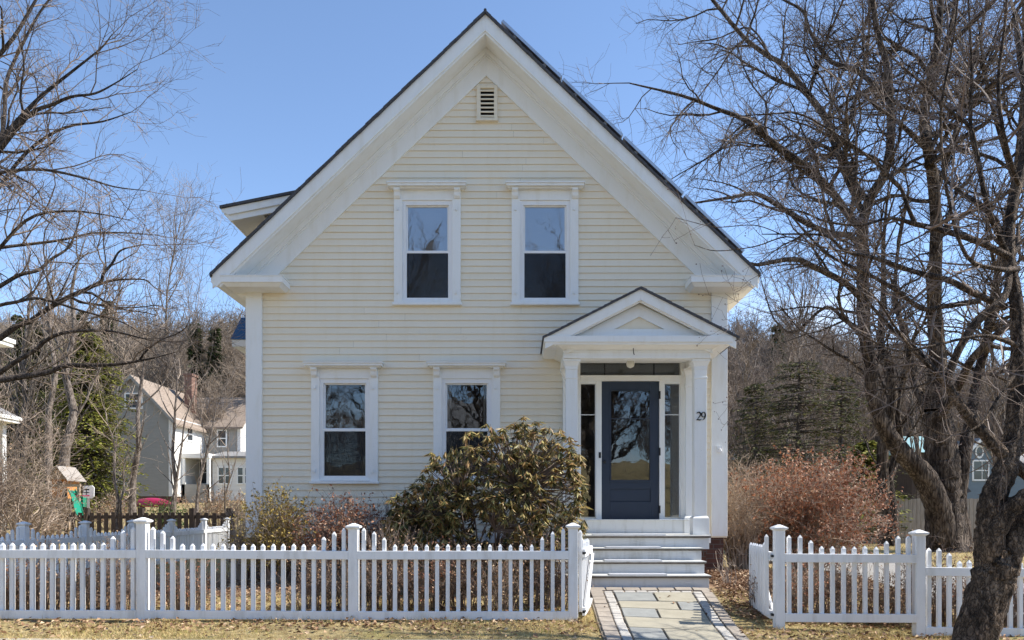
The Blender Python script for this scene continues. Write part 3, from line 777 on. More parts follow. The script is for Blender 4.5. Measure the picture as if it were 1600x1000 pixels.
# ================================================================== branch growth
def batch_tubes(branches):
    """branches: list of (pts list, rad list, sides) -> V, F(quads)"""
    groups = {}
    for p, r, n in branches: groups.setdefault((len(p), n), []).append((p, r))
    Vs, Fs, off = [], [], 0
    for (k, n), L in groups.items():
        P = np.array([a for a, _ in L], float); R = np.array([b for _, b in L], float); m = len(L)
        T = np.empty_like(P); T[:, 1:-1] = P[:, 2:]-P[:, :-2]; T[:, 0] = P[:, 1]-P[:, 0]; T[:, -1] = P[:, -1]-P[:, -2]
        T /= np.linalg.norm(T, axis=2, keepdims=True)+1e-9
        A = np.where(np.abs(T[:, :1, 2:3]) < .8, np.array([[[0, 0, 1.]]]), np.array([[[1., 0, 0]]]))
        U = np.cross(T, np.broadcast_to(A, T.shape)); U /= np.linalg.norm(U, axis=2, keepdims=True)+1e-9
        W = np.cross(T, U)
        th = np.arange(n)*2*PI/n
        rr = R[:, :, None, None]
        if n >= 8: rr = rr*(1+.05*rng.standard_normal((m, 1, n, 1))+(.05 if n >= 12 else .035)*rng.standard_normal((m, k, n, 1)))
        V = P[:, :, None, :]+rr*(np.cos(th)[None, None, :, None]*U[:, :, None, :]+np.sin(th)[None, None, :, None]*W[:, :, None, :])
        i = np.arange(k-1)[:, None]*n; j = np.arange(n)[None, :]; j2 = (j+1) % n
        f = np.stack([i+j, i+j2, i+n+j2, i+n+j], -1).reshape(-1, 4)
        Fm = f[None]+(np.arange(m)*k*n)[:, None, None]+off
        Vs.append(V.reshape(-1, 3)); Fs.append(Fm.reshape(-1, 4)); off += m*k*n
    return np.concatenate(Vs), np.concatenate(Fs)
def rv(): return random.gauss(0, 1)
def norm3(a):
    l = math.sqrt(a[0]*a[0]+a[1]*a[1]+a[2]*a[2])+1e-9; return (a[0]/l, a[1]/l, a[2]/l)
class Tree:
    def __init__(s, wander=.16, trop=.06, ratio=.55, angle=(28, 60), dens=(3.0, 5.0, 8.0, 10.0), seg=.25, minr=.003, lmax=4, mind=.05, keep=None, droop=0, twl=(.15, .5)):
        s.__dict__.update(locals()); s.wood = []; s.twigs = []; s.tips = []
    def child_dir(s, t, a):
        t = norm3(t)
        u = norm3((t[1]*1-t[2]*.3+.01, t[2]*.7-t[0]*1+.02, t[0]*.3-t[1]*.7+.03))
        d = u[0]*t[0]+u[1]*t[1]+u[2]*t[2]; u = norm3((u[0]-d*t[0], u[1]-d*t[1], u[2]-d*t[2]))
        w = (t[1]*u[2]-t[2]*u[1], t[2]*u[0]-t[0]*u[2], t[0]*u[1]-t[1]*u[0])
        ph = random.uniform(0, 2*PI); c, q = math.cos(ph), math.sin(ph); ca, sa = math.cos(a), math.sin(a)
        return tuple(t[i]*ca+(u[i]*c+w[i]*q)*sa for i in range(3))
    def spawn(s, pts, rad, L, lvl, t0=.15):
        if lvl >= s.lmax or L < .08: return
        k = len(pts); n = L*s.dens[min(lvl, len(s.dens)-1)]
        n = int(n)+(random.random() < n-int(n))
        for _ in range(n):
            t = t0+(1-t0)*random.random()**.85; x = t*(k-1); i = min(int(x), k-2); fr = x-i
            a, b = pts[i], pts[i+1]; p = tuple(a[q]+(b[q]-a[q])*fr for q in range(3))
            tg = (b[0]-a[0], b[1]-a[1], b[2]-a[2]); r0 = rad[i]+(rad[i+1]-rad[i])*fr
            d = s.child_dir(tg, math.radians(random.uniform(*s.angle)))
            l = L*s.ratio*(1.2-.75*t)*random.uniform(.55, 1.35)
            if lvl+1 >= s.lmax: l = random.uniform(*s.twl)
            if l < .05: continue
            s.grow(p, d, l, max(s.minr, min(r0*.62, l*.016+s.minr)), lvl+1)
    def grow(s, p, d, L, r, lvl):
        n = max(2, min(9, int(L/s.seg)+1)); st = L/n; pts = [p]; rad = [r]; d = norm3(d)
        wz = s.wander*(1.0 if lvl < 3 else 1.4)
        for i in range(n):
            d = norm3((d[0]+rv()*wz, d[1]+rv()*wz, d[2]+rv()*wz+s.trop*(1 if d[2] > -.5 else 2)))
            p = (p[0]+d[0]*st, p[1]+d[1]*st, p[2]+d[2]*st); pts.append(p)
            rad.append(max(s.minr*.7, r*(1-.72*(i+1)/n)))
        if s.keep is not None and not s.keep(pts[-1]): return
        (s.wood if r > .02 else s.twigs).append((pts, rad, 6 if r > .05 else (4 if r > .02 else 3)))
        if lvl >= s.lmax-1: s.tips.append(pts[-1])
        s.spawn(pts, rad, L, lvl)
    def limb(s, pts, rads, lvl=1, t0=.12, n=8, jit=.0, spawn=True, sub=4, kids=None, tip=True):
        """a limb through given points (Catmull-Rom)"""
        P = [np.array(q, float) for q in pts]; P = [2*P[0]-P[1]]+P+[2*P[-1]-P[-2]]; out = []; ro = []
        R = [rads[0]]+list(rads)+[rads[-1]]
        for i in range(1, len(P)-2):
            for j in range(sub):
                t = j/sub; a, b, c, d = P[i-1], P[i], P[i+1], P[i+2]
                q = .5*((2*b)+(-a+c)*t+(2*a-5*b+4*c-d)*t*t+(-a+3*b-3*c+d)*t**3)
                if out and jit: q = q+np.array([rv(), rv(), rv()])*jit
                out.append(tuple(q)); ro.append(R[i]+(R[i+1]-R[i])*t)
        out.append(tuple(P[-2])); ro.append(rads[-1])
        s.wood.append((out, ro, n))
        L = sum(math.dist(out[i], out[i+1]) for i in range(len(out)-1))
        if spawn:
            k = len(out); m = L*(kids if kids is not None else s.dens[0]); m = int(m)+1
            for _ in range(m):
                t = t0+(1-t0)*random.random(); x = t*(k-1); i = min(int(x), k-2); fr = x-i
                a, b = out[i], out[i+1]; p = tuple(a[q]+(b[q]-a[q])*fr for q in range(3))
                tg = tuple(b[q]-a[q] for q in range(3)); r0 = ro[i]
                l = min(s.lim[1], max(s.lim[0], L*.5*(1.15-.6*t)))*random.uniform(.5, 1.2)
                s.grow(p, s.child_dir(tg, math.radians(random.uniform(*s.angle))), l, max(s.minr, min(r0*.6, l*.014+s.minr)), lvl+1)
            # the limb's own tip runs on into twigs
            tg = tuple(out[-1][q]-out[-2][q] for q in range(3))
            if rads[-1] < .12 and tip: s.grow(out[-1], tg, min(s.lim[1], 1.5), rads[-1], lvl+1)
        return out, ro
    lim = (.5, 2.2)
    def emit(s, root, bark, twig, shift):
        if s.wood:
            V, Fa = batch_tubes(s.wood); fastmesh('trunk', V, Fa, bark, root, shift, smooth=True)
        if s.twigs:
            V, Fa = batch_tubes(s.twigs); fastmesh('crown', V, Fa, twig, root, shift)
def leafset(C, D, L, Wd, fold=.25, up=None):
    """leaves as folded diamonds; C centres (base), D directions, L lengths, Wd widths"""
    n = len(C); C = np.asarray(C, float); D = np.asarray(D, float); D /= np.linalg.norm(D, axis=1)[:, None]+1e-9
    R = rng.standard_normal((n, 3)) if up is None else np.asarray(up, float)
    Sd = np.cross(D, R); Sd /= np.linalg.norm(Sd, axis=1)[:, None]+1e-9
    Nn = np.cross(Sd, D); L = np.asarray(L)[:, None]; Wd = np.asarray(Wd)[:, None]
    b = C; t = C+D*L; m = C+D*L*.5
    l = m-Sd*Wd/2+Nn*Wd*fold; r = m+Sd*Wd/2+Nn*Wd*fold
    V = np.stack([b, l, t, r], 1).reshape(-1, 3)
    i = np.arange(n)[:, None]*4
    Fa = np.concatenate([i+np.array([[0, 2, 1]]), i+np.array([[0, 3, 2]])])
    return V, Fa
def blades(C, H, W_, lean=.35):
    n = len(C); C = np.asarray(C, float); a = rng.uniform(0, 2*PI, n); dx = np.stack([np.cos(a), np.sin(a), 0*a], 1)
    l = rng.uniform(0, 2*PI, n); ln = rng.uniform(0, lean, n)
    tip = C+np.stack([np.cos(l)*ln*H*2, np.sin(l)*ln*H*2, H*np.sqrt(np.clip(1-ln**2, .1, 1))], 1)
    V = np.stack([C-dx*W_[:, None]/2, C+dx*W_[:, None]/2, tip], 1).reshape(-1, 3)
    return V, np.arange(3*n).reshape(-1, 3)
# ================================================================== the crab apple in front of the fence
def apple():
    Y0 = 7.15
    q = lambda px, py, Y=Y0: PP(px, py, Y)
    t = Tree(wander=.15, trop=.05, ratio=.5, dens=(3.6, 5.2, 6.4, 6), seg=.12, minr=.0022, lmax=4, angle=(30, 75), twl=(.08, .34)); t.lim = (.35, 1.25)
    L = lambda pts, r, **k: t.limb([q(*p) for p in pts], r, **k)
    # trunk, forking low
    L([(1500, 1075), (1524, 1000), (1551, 912), (1559, 885), (1562, 862)], [.20, .168, .168, .17, .15], n=22, spawn=False, jit=.004, sub=9)
    L([(1556, 895), (1545, 855), (1547, 812), (1552, 780), (1570, 738), (1582, 690, 7.2), (1588, 620, 7.25), (1591, 550, 7.3), (1589, 480, 7.35), (1576, 402, 7.4)], [.13, .115, .105, .105, .095, .075, .066, .060, .055, .05], n=16, t0=.4, jit=.003, kids=1.4, sub=7)
    L([(1564, 895), (1580, 850), (1612, 808), (1665, 760), (1720, 690), (1770, 560)], [.14, .125, .10, .09, .08, .05], n=16, t0=.6, jit=.003, kids=1, sub=7)
    L([(1576, 402, 7.4), (1580, 330, 7.5), (1597, 260, 7.6), (1604, 180, 7.7), (1596, 100, 7.8), (1585, 20, 7.9)], [.05, .046, .042, .036, .03, .02], n=8, kids=3.6)
    L([(1558, 895), (1550, 845, 7.1), (1570, 806, 7.05), (1602, 777, 6.98), (1650, 758, 6.9), (1700, 745, 6.9)], [.12, .095, .078, .07, .068, .065], n=14, t0=.5, jit=.003, kids=.5, sub=7)
    L([(1700, 745, 6.9), (1800, 640, 6.9), (1860, 500, 7), (1830, 300, 7.1)], [.075, .06, .05, .03], n=8, kids=1.5)
    L([(1700, 745, 6.9), (1640, 765, 6.95), (1600, 738), (1562, 704), (1525, 664), (1500, 631), (1478, 599)], [.06, .058, .056, .054, .05, .044, .036], n=12, jit=.003, t0=.35, kids=1.6)
    L([(1478, 599), (1497, 548), (1528, 500), (1570, 462), (1578, 410, 7.4)], [.036, .036, .04, .03, .03], n=8, kids=2)
    L([(1478, 599), (1455, 575, 7.1), (1425, 545, 7.05), (1398, 510, 7), (1372, 470, 6.9), (1330, 430, 6.8)], [.034, .018, .013, .011, .009, .006], n=5, kids=5)
    L([(1470, 590), (1450, 598), (1420, 607), (1385, 608), (1350, 612)], [.012, .011, .01, .008, .006], n=5, kids=5)
    L([(1580, 402, 7.4), (1530, 378), (1480, 362), (1430, 350), (1390, 341), (1345, 352), (1290, 346), (1250, 330), (1190, 322)], [.034, .030, .027, .023, .012, .011, .010, .008, .003], n=7, kids=3.2, tip=False)
    L([(1430, 350), (1419, 325), (1408, 295), (1392, 278), (1360, 248), (1325, 222), (1255, 180), (1205, 178), (1150, 182)], [.020, .018, .016, .014, .011, .010, .009, .007, .003], n=6, kids=3.2, tip=False)
    L([(1392, 278), (1350, 282), (1310, 262), (1270, 263)], [.012, .01, .008, .005], n=5, kids=4)
    L([(1392, 278), (1402, 255), (1420, 232), (1436, 214)], [.010, .008, .007, .005], n=5, kids=4)
    L([(1570, 480, 7.4), (1522, 458), (1480, 437), (1430, 425), (1370, 404), (1320, 392), (1295, 370), (1257, 366), (1190, 366)], [.034, .03, .027, .022, .018, .014, .012, .010, .004], n=7, kids=3.2, tip=False)
    L([(1530, 470), (1480, 478), (1440, 482), (1400, 453), (1350, 425), (1290, 395), (1230, 330), (1190, 290)], [.028, .024, .022, .018, .015, .012, .008, .003], n=6, kids=3.4, tip=False)
    L([(1370, 404), (1330, 395, 7.0), (1280, 385, 6.9), (1230, 370, 6.8), (1180, 385, 6.75), (1120, 392, 6.7), (1085, 383, 6.7)], [.010, .008, .007, .006, .005, .004, .002], n=4, kids=1.6, tip=False)
    L([(1230, 370, 6.8), (1180, 352, 6.8), (1120, 355, 6.8), (1075, 345, 6.8), (1055, 340, 6.8)], [.005, .004, .0035, .003, .002], n=4, kids=1.0, tip=False)
    L([(1576, 402, 7.4), (1545, 330), (1528, 250), (1516, 200), (1480, 170), (1440, 130), (1400, 95), (1370, 60)], [.03, .025, .021, .017, .013, .011, .008, .005], n=6, kids=3.2)
    L([(1528, 250), (1517, 205), (1518, 120), (1516, 50), (1512, -20)], [.018, .016, .013, .010, .008], n=6, kids=3.5)
    L([(1590, 420, 7.4), (1560, 420, 7.0), (1510, 400, 6.9), (1480, 300, 6.8), (1470, 180, 6.7), (1490, 60, 6.6), (1500, -40, 6.6)], [.03, .02, .017, .014, .011, .009, .007], n=6, kids=3)
    L([(1595, 300, 7.6), (1570, 220), (1560, 130), (1570, 40), (1575, -30)], [.024, .02, .016, .012, .01], n=6, kids=3.4)
    L([(1590, 540, 7.2), (1545, 525, 7.0), (1500, 530, 6.9), (1460, 540, 6.8), (1400, 548, 6.8), (1340, 520, 6.8)], [.024, .017, .014, .012, .009, .006], n=6, kids=3.6)
    L([(1590, 580, 7.2), (1560, 620, 7.0), (1530, 665, 6.9), (1480, 680, 6.9), (1430, 655, 6.9)], [.018, .013, .010, .008, .005], n=5, kids=4)
    L([(1585, 640, 7.2), (1610, 600, 7.2), (1650, 520, 7.2), (1700, 380, 7.2)], [.03, .025, .02, .012], n=6, kids=2)
    root = thing('crab_apple_tree', 'gnarled leaning fruit tree with berries, its rough trunk in front of the picket fence', 'tree', (PX(1515, Y0), Y0, g(PX(1515, Y0), Y0)-.05))
    t.emit(root, M['bark_apple'], M['twig_apple'], root.location)
    # dried berries hang from twig ends
    tips = random.sample(t.tips, min(len(t.tips), 1500)); C = np.array(tips); n = len(C)
    C = C+rng.normal(0, .012, C.shape); r = rng.uniform(.0045, .0075, n)
    o8 = np.array([(1,0,0),(0,1,0),(-1,0,0),(0,-1,0),(0,0,1),(0,0,-1)], float)
    V = (C[:, None, :]+o8[None]*r[:, None, None]).reshape(-1, 3)
    f8 = np.array([(0,1,4),(1,2,4),(2,3,4),(3,0,4),(1,0,5),(2,1,5),(3,2,5),(0,3,5)])
    o = fastmesh('berry', V, (f8[None]+np.arange(n)[:, None, None]*6).reshape(-1, 3), M['berry'], root, root.location); tag(o, kind='stuff')
    return t
# ================================================================== the big maple beyond the drive
def maple():
    Y0 = 22.0
    q = lambda px, py, Y=Y0: PP(px, py, Y)
    t = Tree(wander=.19, trop=.012, ratio=.50, dens=(1.2, 2.1, 5.6, 5.0), seg=.38, minr=.0040, lmax=4, angle=(30, 72), twl=(.25, .9)); t.lim = (1.2, 4.2)
    L = lambda pts, r, **k: t.limb([q(*p) for p in pts], [x*(.86 if x < .3 else 1) for x in r], **k)
    L([(1478, 872), (1480, 845), (1477, 790), (1475, 740), (1470, 690), (1464, 640)], [.78, .56, .47, .44, .41, .37], n=26, spawn=False, jit=.01, sub=9)
    L([(1464, 640), (1465, 560), (1460, 480), (1462, 400, 21.6), (1462, 330, 21.3), (1455, 260, 21), (1447, 215, 20.8), (1443, 185), (1452, 130), (1464, 70), (1470, 0), (1476, -70)], [.35, .26, .22, .195, .18, .165, .155, .145, .13, .12, .10, .08], n=12, kids=1.1)
    L([(1500, 868), (1500, 830), (1497, 780), (1508, 710), (1525, 610, 22.6), (1540, 530, 23), (1556, 450, 23.4), (1572, 350, 23.8), (1590, 250, 24), (1600, 120, 24), (1600, 0, 24)], [.45, .30, .26, .21, .16, .14, .125, .11, .10, .08, .06], n=14, t0=.35, kids=1.3)
    L([(1474, 850, 21.7), (1468, 800, 21.6), (1447, 748, 21.5), (1415, 712, 21.4), (1390, 680, 21.3), (1374, 650, 21.2), (1363, 610, 21.1), (1361, 575, 21), (1354, 537, 21), (1349, 495, 21), (1348, 430, 21), (1347, 350, 21)], [.35, .33, .31, .28, .25, .22, .20, .19, .185, .18, .17, .165], n=14, t0=.35, kids=.9, sub=6)
    L([(1347, 350, 21), (1360, 310, 21), (1382, 272, 21), (1392, 220, 21), (1391, 160, 21), (1385, 100, 21), (1371, 50, 21), (1360, -30, 21)], [.16, .15, .14, .13, .12, .105, .09, .07], n=10, kids=1.3)
    L([(1345, 352, 21), (1333, 345, 20.9), (1300, 300, 20.6), (1272, 271, 20.4), (1245, 250, 20.2), (1208, 222, 20), (1164, 188, 19.8), (1120, 170, 19.6), (1067, 150, 19.5), (984, 130, 19.4)], [.13, .12, .11, .10, .095, .08, .07, .055, .045, .02], n=8, kids=2.5)
    L([(1345, 310, 21), (1325, 265, 21.4), (1308, 235, 21.8), (1292, 188, 22.2), (1258, 142, 22.6), (1225, 102, 23), (1198, 86, 23.4), (1162, 58, 23.6), (1120, 8, 23.8), (1080, -40, 24)], [.13, .125, .12, .11, .10, .09, .08, .07, .06, .04], n=8, kids=2.1)
    L([(1391, 160, 21), (1368, 135, 21.2), (1340, 112, 21.6), (1300, 97, 22), (1278, 70, 22.2), (1264, 45, 22.4), (1255, 18, 22.6), (1225, 0, 22.8)], [.10, .09, .085, .075, .065, .055, .05, .04], n=8, kids=1.7)
    L([(1350, 400, 21), (1330, 370, 20.5), (1300, 365, 20), (1262, 350, 19.6), (1222, 325, 19.2), (1181, 303, 18.8), (1146, 308, 18.6), (1085, 317, 18.4)], [.10, .09, .085, .08, .07, .055, .045, .025], n=8, kids=2)
    L([(1349, 470, 21), (1330, 450, 20.4), (1310, 436, 20), (1275, 419, 19.5), (1241, 405, 19), (1184, 414, 18.6)], [.10, .095, .09, .08, .07, .05], n=8, kids=1.8)
    L([(1352, 520, 21), (1320, 500, 21), (1290, 480, 21.4), (1240, 520, 21.8), (1210, 500, 22)], [.07, .06, .05, .04, .03], n=6, kids=2)
    L([(1346, 330, 21), (1310, 240, 22.4), (1330, 180, 23.2), (1348, 110, 24), (1357, 60, 24.4), (1358, 0, 24.6)], [.09, .08, .07, .06, .05, .04], n=8, kids=1.6)
    L([(1455, 240, 21), (1425, 210, 20.6), (1400, 188, 20.4), (1375, 170, 20.2), (1350, 150, 20)], [.10, .08, .06, .05, .03], n=7, kids=1.8)
    L([(1447, 260, 21), (1470, 245, 20.6), (1490, 225, 20.4), (1520, 205, 20.2), (1547, 185, 20), (1570, 140, 20)], [.10, .09, .085, .075, .06, .04], n=8, kids=1.6)
    L([(1452, 135), (1478, 70, 22.4), (1490, 20, 22.8), (1497, -40, 23)], [.09, .08, .07, .05], n=7, kids=1.8)
    L([(1452, 150), (1475, 82, 21.6), (1510, 45, 21.2), (1550, 5, 21), (1580, -30, 20.8)], [.09, .08, .07, .06, .04], n=7, kids=1.8)
    L([(1464, 300, 21.3), (1500, 180, 22), (1530, 60, 23), (1550, -40, 24)], [.08, .07, .06, .04], n=7, kids=2)
    L([(1450, 640), (1430, 600, 22.6), (1418, 540, 23), (1400, 470, 23.5), (1402, 400, 24), (1420, 300, 24.5)], [.14, .12, .10, .08, .06, .04], n=8, kids=1.6)
    L([(1472, 650, 21.6), (1500, 600, 21), (1520, 560, 20.4), (1560, 520, 20), (1600, 500, 19.6)], [.14, .13, .11, .09, .06], n=8, kids=1.5)
    L([(1590, 300, 24), (1560, 200, 24.6), (1540, 120, 25), (1530, 40, 25.4)], [.09, .08, .06, .04], n=7, kids=1.8)
    root = thing('maple_tree', 'huge bare multi-stemmed tree with broad flared base beyond the driveway', 'tree', (PX(1485, Y0), Y0, g(PX(1485, Y0), Y0)))
    t.emit(root, M['bark_maple'], M['twig_maple'], root.location)
# ================================================================== the tree whose limbs reach in over the side yard
def left_tree():
    Y0 = 14.0
    q = lambda px, py, Y=Y0: PP(px, py, Y)
    t = Tree(wander=.19, trop=.03, ratio=.5, dens=(3.1, 4.6, 6.6, 6), seg=.22, minr=.0029, lmax=4, angle=(25, 60), twl=(.15, .45)); t.lim = (.5, 1.5)
    L = lambda pts, r, **k: t.limb([q(*p) for p in pts], [x*.84 for x in r], **k)
    L([(-120, 905), (-118, 800), (-112, 700), (-108, 600), (-105, 500), (-100, 400), (-92, 300), (-85, 200), (-80, 80), (-75, -60)], [.36, .32, .29, .27, .26, .24, .20, .17, .13, .08], n=14, kids=.5)
    L([(-112, 640), (-60, 597), (0, 594), (32, 589), (75, 582), (100, 572), (130, 571), (175, 570), (217, 564), (250, 557), (275, 550)], [.09, .075, .062, .058, .055, .052, .046, .036, .026, .014, .008], n=8, kids=1.5, t0=.3)
    L([(217, 564), (230, 547), (250, 532), (275, 522), (290, 512), (296, 499)], [.024, .021, .018, .015, .012, .008], n=6, kids=2)
    L([(-112, 660, 14), (-50, 610, 13.7), (0, 582, 13.5), (25, 565, 13.4), (55, 547, 13.3), (72, 532, 13.2), (100, 520, 13.1), (150, 516, 13), (187, 520, 13), (235, 532, 13)], [.07, .06, .05, .045, .042, .038, .034, .028, .02, .010], n=7, kids=1.6, t0=.3)
    L([(-108, 600), (-40, 548), (0, 528), (25, 510), (50, 500), (75, 482), (105, 465), (130, 454), (157, 440), (162, 427), (175, 412), (189, 391), (225, 382)], [.09, .075, .066, .062, .058, .055, .05, .046, .04, .034, .028, .02, .012], n=8, kids=1.9, t0=.3)
    L([(145, 448), (180, 438), (225, 437), (240, 448), (270, 470)], [.026, .02, .016, .011, .007], n=6, kids=2.4)
    L([(-105, 540, 14), (-40, 470, 14.4), (0, 447, 14.6), (30, 430, 14.7), (60, 422, 14.8), (80, 405, 14.9), (108, 385, 15), (124, 345, 15)], [.07, .055, .046, .042, .038, .032, .024, .014], n=7, kids=2, t0=.3)
    L([(-108, 590, 14), (-40, 492, 13.4), (0, 477, 13.2), (25, 472, 13.1), (55, 466, 13), (85, 472, 13), (125, 485, 13), (187, 502, 13), (220, 520, 13)], [.06, .042, .036, .033, .03, .027, .022, .014, .008], n=7, kids=2, t0=.3)
    L([(-100, 420), (-50, 300), (-10, 235), (27, 189), (67, 148), (112, 112), (157, 76), (175, 54)], [.09, .07, .055, .048, .038, .028, .018, .010], n=7, kids=2.2)
    L([(-100, 430, 14), (-40, 290, 13.6), (0, 234, 13.4), (45, 180, 13.2), (85, 162, 13.1), (112, 151, 13), (148, 146, 13), (180, 130, 13), (215, 108, 13)], [.08, .062, .05, .042, .034, .028, .022, .014, .007], n=7, kids=2.2)
    L([(-95, 380, 14), (-20, 280, 14.4), (4, 205, 14.6), (9, 135, 14.8), (20, 100, 15), (45, 50, 15), (63, 18, 15), (84, -10, 15)], [.08, .06, .048, .042, .036, .03, .025, .018], n=7, kids=2.2)
    L([(-100, 440, 14), (-40, 290, 13), (0, 270, 12.8), (67, 265, 12.6), (135, 279, 12.5), (180, 292, 12.5), (228, 298, 12.5)], [.06, .042, .034, .028, .02, .014, .007], n=7, kids=2.4)
    L([(-102, 480, 14), (-40, 395, 14.6), (0, 387, 15), (90, 376, 15.4), (148, 364, 15.6), (198, 364, 15.8), (250, 368, 16)], [.06, .045, .038, .03, .022, .015, .008], n=7, kids=2.4)
    L([(-98, 400, 14), (-30, 330, 14.8), (40, 240, 15), (100, 200, 15), (160, 190, 15), (205, 175, 15)], [.06, .046, .038, .03, .02, .009], n=7, kids=2.4)
    L([(-85, 200, 14), (-30, 120, 14), (20, 60, 14), (50, 10, 14), (80, -40, 14)], [.07, .055, .04, .03, .02], n=7, kids=2.2)
    L([(-102, 470, 14), (-30, 420, 13.6), (40, 345, 13.4), (100, 330, 13.2), (160, 335, 13), (205, 345, 13)], [.05, .04, .03, .022, .014, .007], n=6, kids=2.2)
    root = thing('overhanging_tree', 'big bare dark tree whose long limbs reach in above the side yard fence', 'tree', (PX(-120, Y0), Y0, g(PX(-120, Y0), Y0)))
    t.emit(root, M['bark_left'], M['twig_brown'], root.location)
# ================================================================== slender trees (one builder, several looks)
def slim(name, label, px, py, Y, hpx, lean=0, r=None, fork=0, bark='bark_grey', twig='twig_tan', dens=(1.6, 1.8, 2.4, 3), sprd=.32, group=None, lmax=3, minr=.007, seedv=None, twl=(.3, 1.0), cat='tree'):
    x0 = PX(px, Y); z0 = g(x0, Y)-.05; H = hpx/F*Y
    t = Tree(wander=.12, trop=.10, ratio=.55, dens=dens, seg=.5, minr=minr, lmax=lmax, angle=(22, 50), twl=twl); t.lim = (H*.12, H*sprd)
    r = r or H*.014
    def stem(x, lean, H, r, zz=z0, t0=.22):
        pts = []; k = 7
        for i in range(k+1):
            f = i/k; pts.append((x+lean*H*f*f+rv()*.012*H*min(f*3, 1), Y+rv()*.012*H*min(f*3, 1)+f*.4, zz+H*f))
        t.limb(pts, [r*(1-.86*(i/k)) + (r*.5 if i == 0 else 0) for i in range(k+1)], lvl=0, t0=t0, n=8, kids=dens[0], sub=2)
    stem(x0, lean, H, r)
    for i in range(fork): stem(x0+random.uniform(-.1, .1), lean+random.choice((-1, 1))*random.uniform(.08, .2), H*random.uniform(.6, .9), r*.75)
    root = thing(name, label, cat, (x0, Y, z0+.05), group)
    t.emit(root, M[bark], M[twig], root.location)
    return root
# ================================================================== ground, path, drive, road
def ground():
    xs = np.unique(np.concatenate([np.linspace(-12, 12, 121), np.linspace(-60, 60, 61), np.linspace(-220, 220, 56), [-3000, -1200, -500, 500, 1200, 3000]]))
    ys = np.unique(np.concatenate([np.linspace(5, 24, 120), np.linspace(-60, 110, 86), np.linspace(110, 400, 40), [-3000, -900, -200, 700, 1500, 3000]]))
    XX, YY = np.meshgrid(xs, ys); ZZ = gz(XX, YY)
    nr = (np.abs(XX) < 14) & (YY > 5) & (YY < 40)
    ZZ = ZZ+np.where(nr, .008*np.sin(XX*2.3+YY)+.006*np.sin(YY*3.1-XX*1.7), 0)*np.where((XX > .8) & (XX < 2.4) & (YY < 9.8), 0, 1)
    nx, ny = len(xs), len(ys); i = np.arange(ny-1)[:, None]*nx+np.arange(nx-1)[None, :]
    Fa = np.stack([i, i+1, i+nx+1, i+nx], -1).reshape(-1, 4)
    m, nt, b, _ = nodes('lawn')
    v = coords(nt); f1 = noise(nt, v, .55, 6, .65); f2 = noise(nt, v, 9, 6, .75); f3 = noise(nt, v, 55, 4, .8)
    dry = ramp(nt, f2, [(.30, (.17, .12, .055)), (.45, (.33, .25, .12)), (.6, (.46, .37, .19)), (.75, (.52, .44, .26))])
    grn = ramp(nt, f2, [(.3, (.11, .10, .035)), (.6, (.23, .22, .07)), (.8, (.36, .33, .12))])
    c = mix(nt, ramp(nt, f1, [(.50, (0, 0, 0)), (.62, (.55, .55, .55))]), dry, grn)
    lit = ramp(nt, f3, [(.3, (.10, .06, .035)), (.5, (.26, .16, .10)), (.7, (.42, .29, .18))])
    # leaf-strewn bed between fence and house: a real change of cover, following the bed's own outline
    tc = N(nt, 'TexCoord'); sp = N(nt, 'SeparateXYZ'); nt.links.new(tc.outputs['Object'], sp.inputs[0])
    yr = ramp(nt, sp.outputs[1], [(0, (0, 0, 0))])
    mr = N(nt, 'MapRange'); mr.inputs[1].default_value = 9.3; mr.inputs[2].default_value = 10.1; nt.links.new(sp.outputs[1], mr.inputs[0])
    mr2 = N(nt, 'MapRange'); mr2.inputs[1].default_value = 15; mr2.inputs[2].default_value = 13.5; nt.links.new(sp.outputs[1], mr2.inputs[0])
    mu = N(nt, 'Math', operation='MULTIPLY'); nt.links.new(mr.outputs[0], mu.inputs[0]); nt.links.new(mr2.outputs[0], mu.inputs[1])
    mr3 = N(nt, 'MapRange'); mr3.inputs[1].default_value = 5.2; mr3.inputs[2].default_value = 4.4; nt.links.new(sp.outputs[0], mr3.inputs[0])
    mu2 = N(nt, 'Math', operation='MULTIPLY'); nt.links.new(mu.outputs[0], mu2.inputs[0]); nt.links.new(mr3.outputs[0], mu2.inputs[1])
    mr5 = N(nt, 'MapRange'); mr5.inputs[1].default_value = -7.2; mr5.inputs[2].default_value = -6.4; nt.links.new(sp.outputs[0], mr5.inputs[0])
    mu3 = N(nt, 'Math', operation='MULTIPLY'); nt.links.new(mu2.outputs[0], mu3.inputs[0]); nt.links.new(mr5.outputs[0], mu3.inputs[1])
    c = mix(nt, mu3.outputs[0], c, lit)
    # wooded hill floor far behind
    mr4 = N(nt, 'MapRange'); mr4.inputs[1].default_value = 55; mr4.inputs[2].default_value = 75; nt.links.new(sp.outputs[1], mr4.inputs[0])
    hill = ramp(nt, noise(nt, v, .3, 8, .75), [(.35, (.07, .05, .035)), (.65, (.20, .145, .10))])
    c = mix(nt, mr4.outputs[0], c, hill)
    nt.links.new(c, b.inputs['Base Color']); b.inputs['Roughness'].default_value = .95; b.inputs['Specular IOR Level'].default_value = .1
    bump(nt, b, f3, .8, .03)
    o = fastmesh('lawn', np.stack([XX, YY, ZZ], -1).reshape(-1, 3), Fa, m, smooth=True); tag(o, kind='structure')
ground()
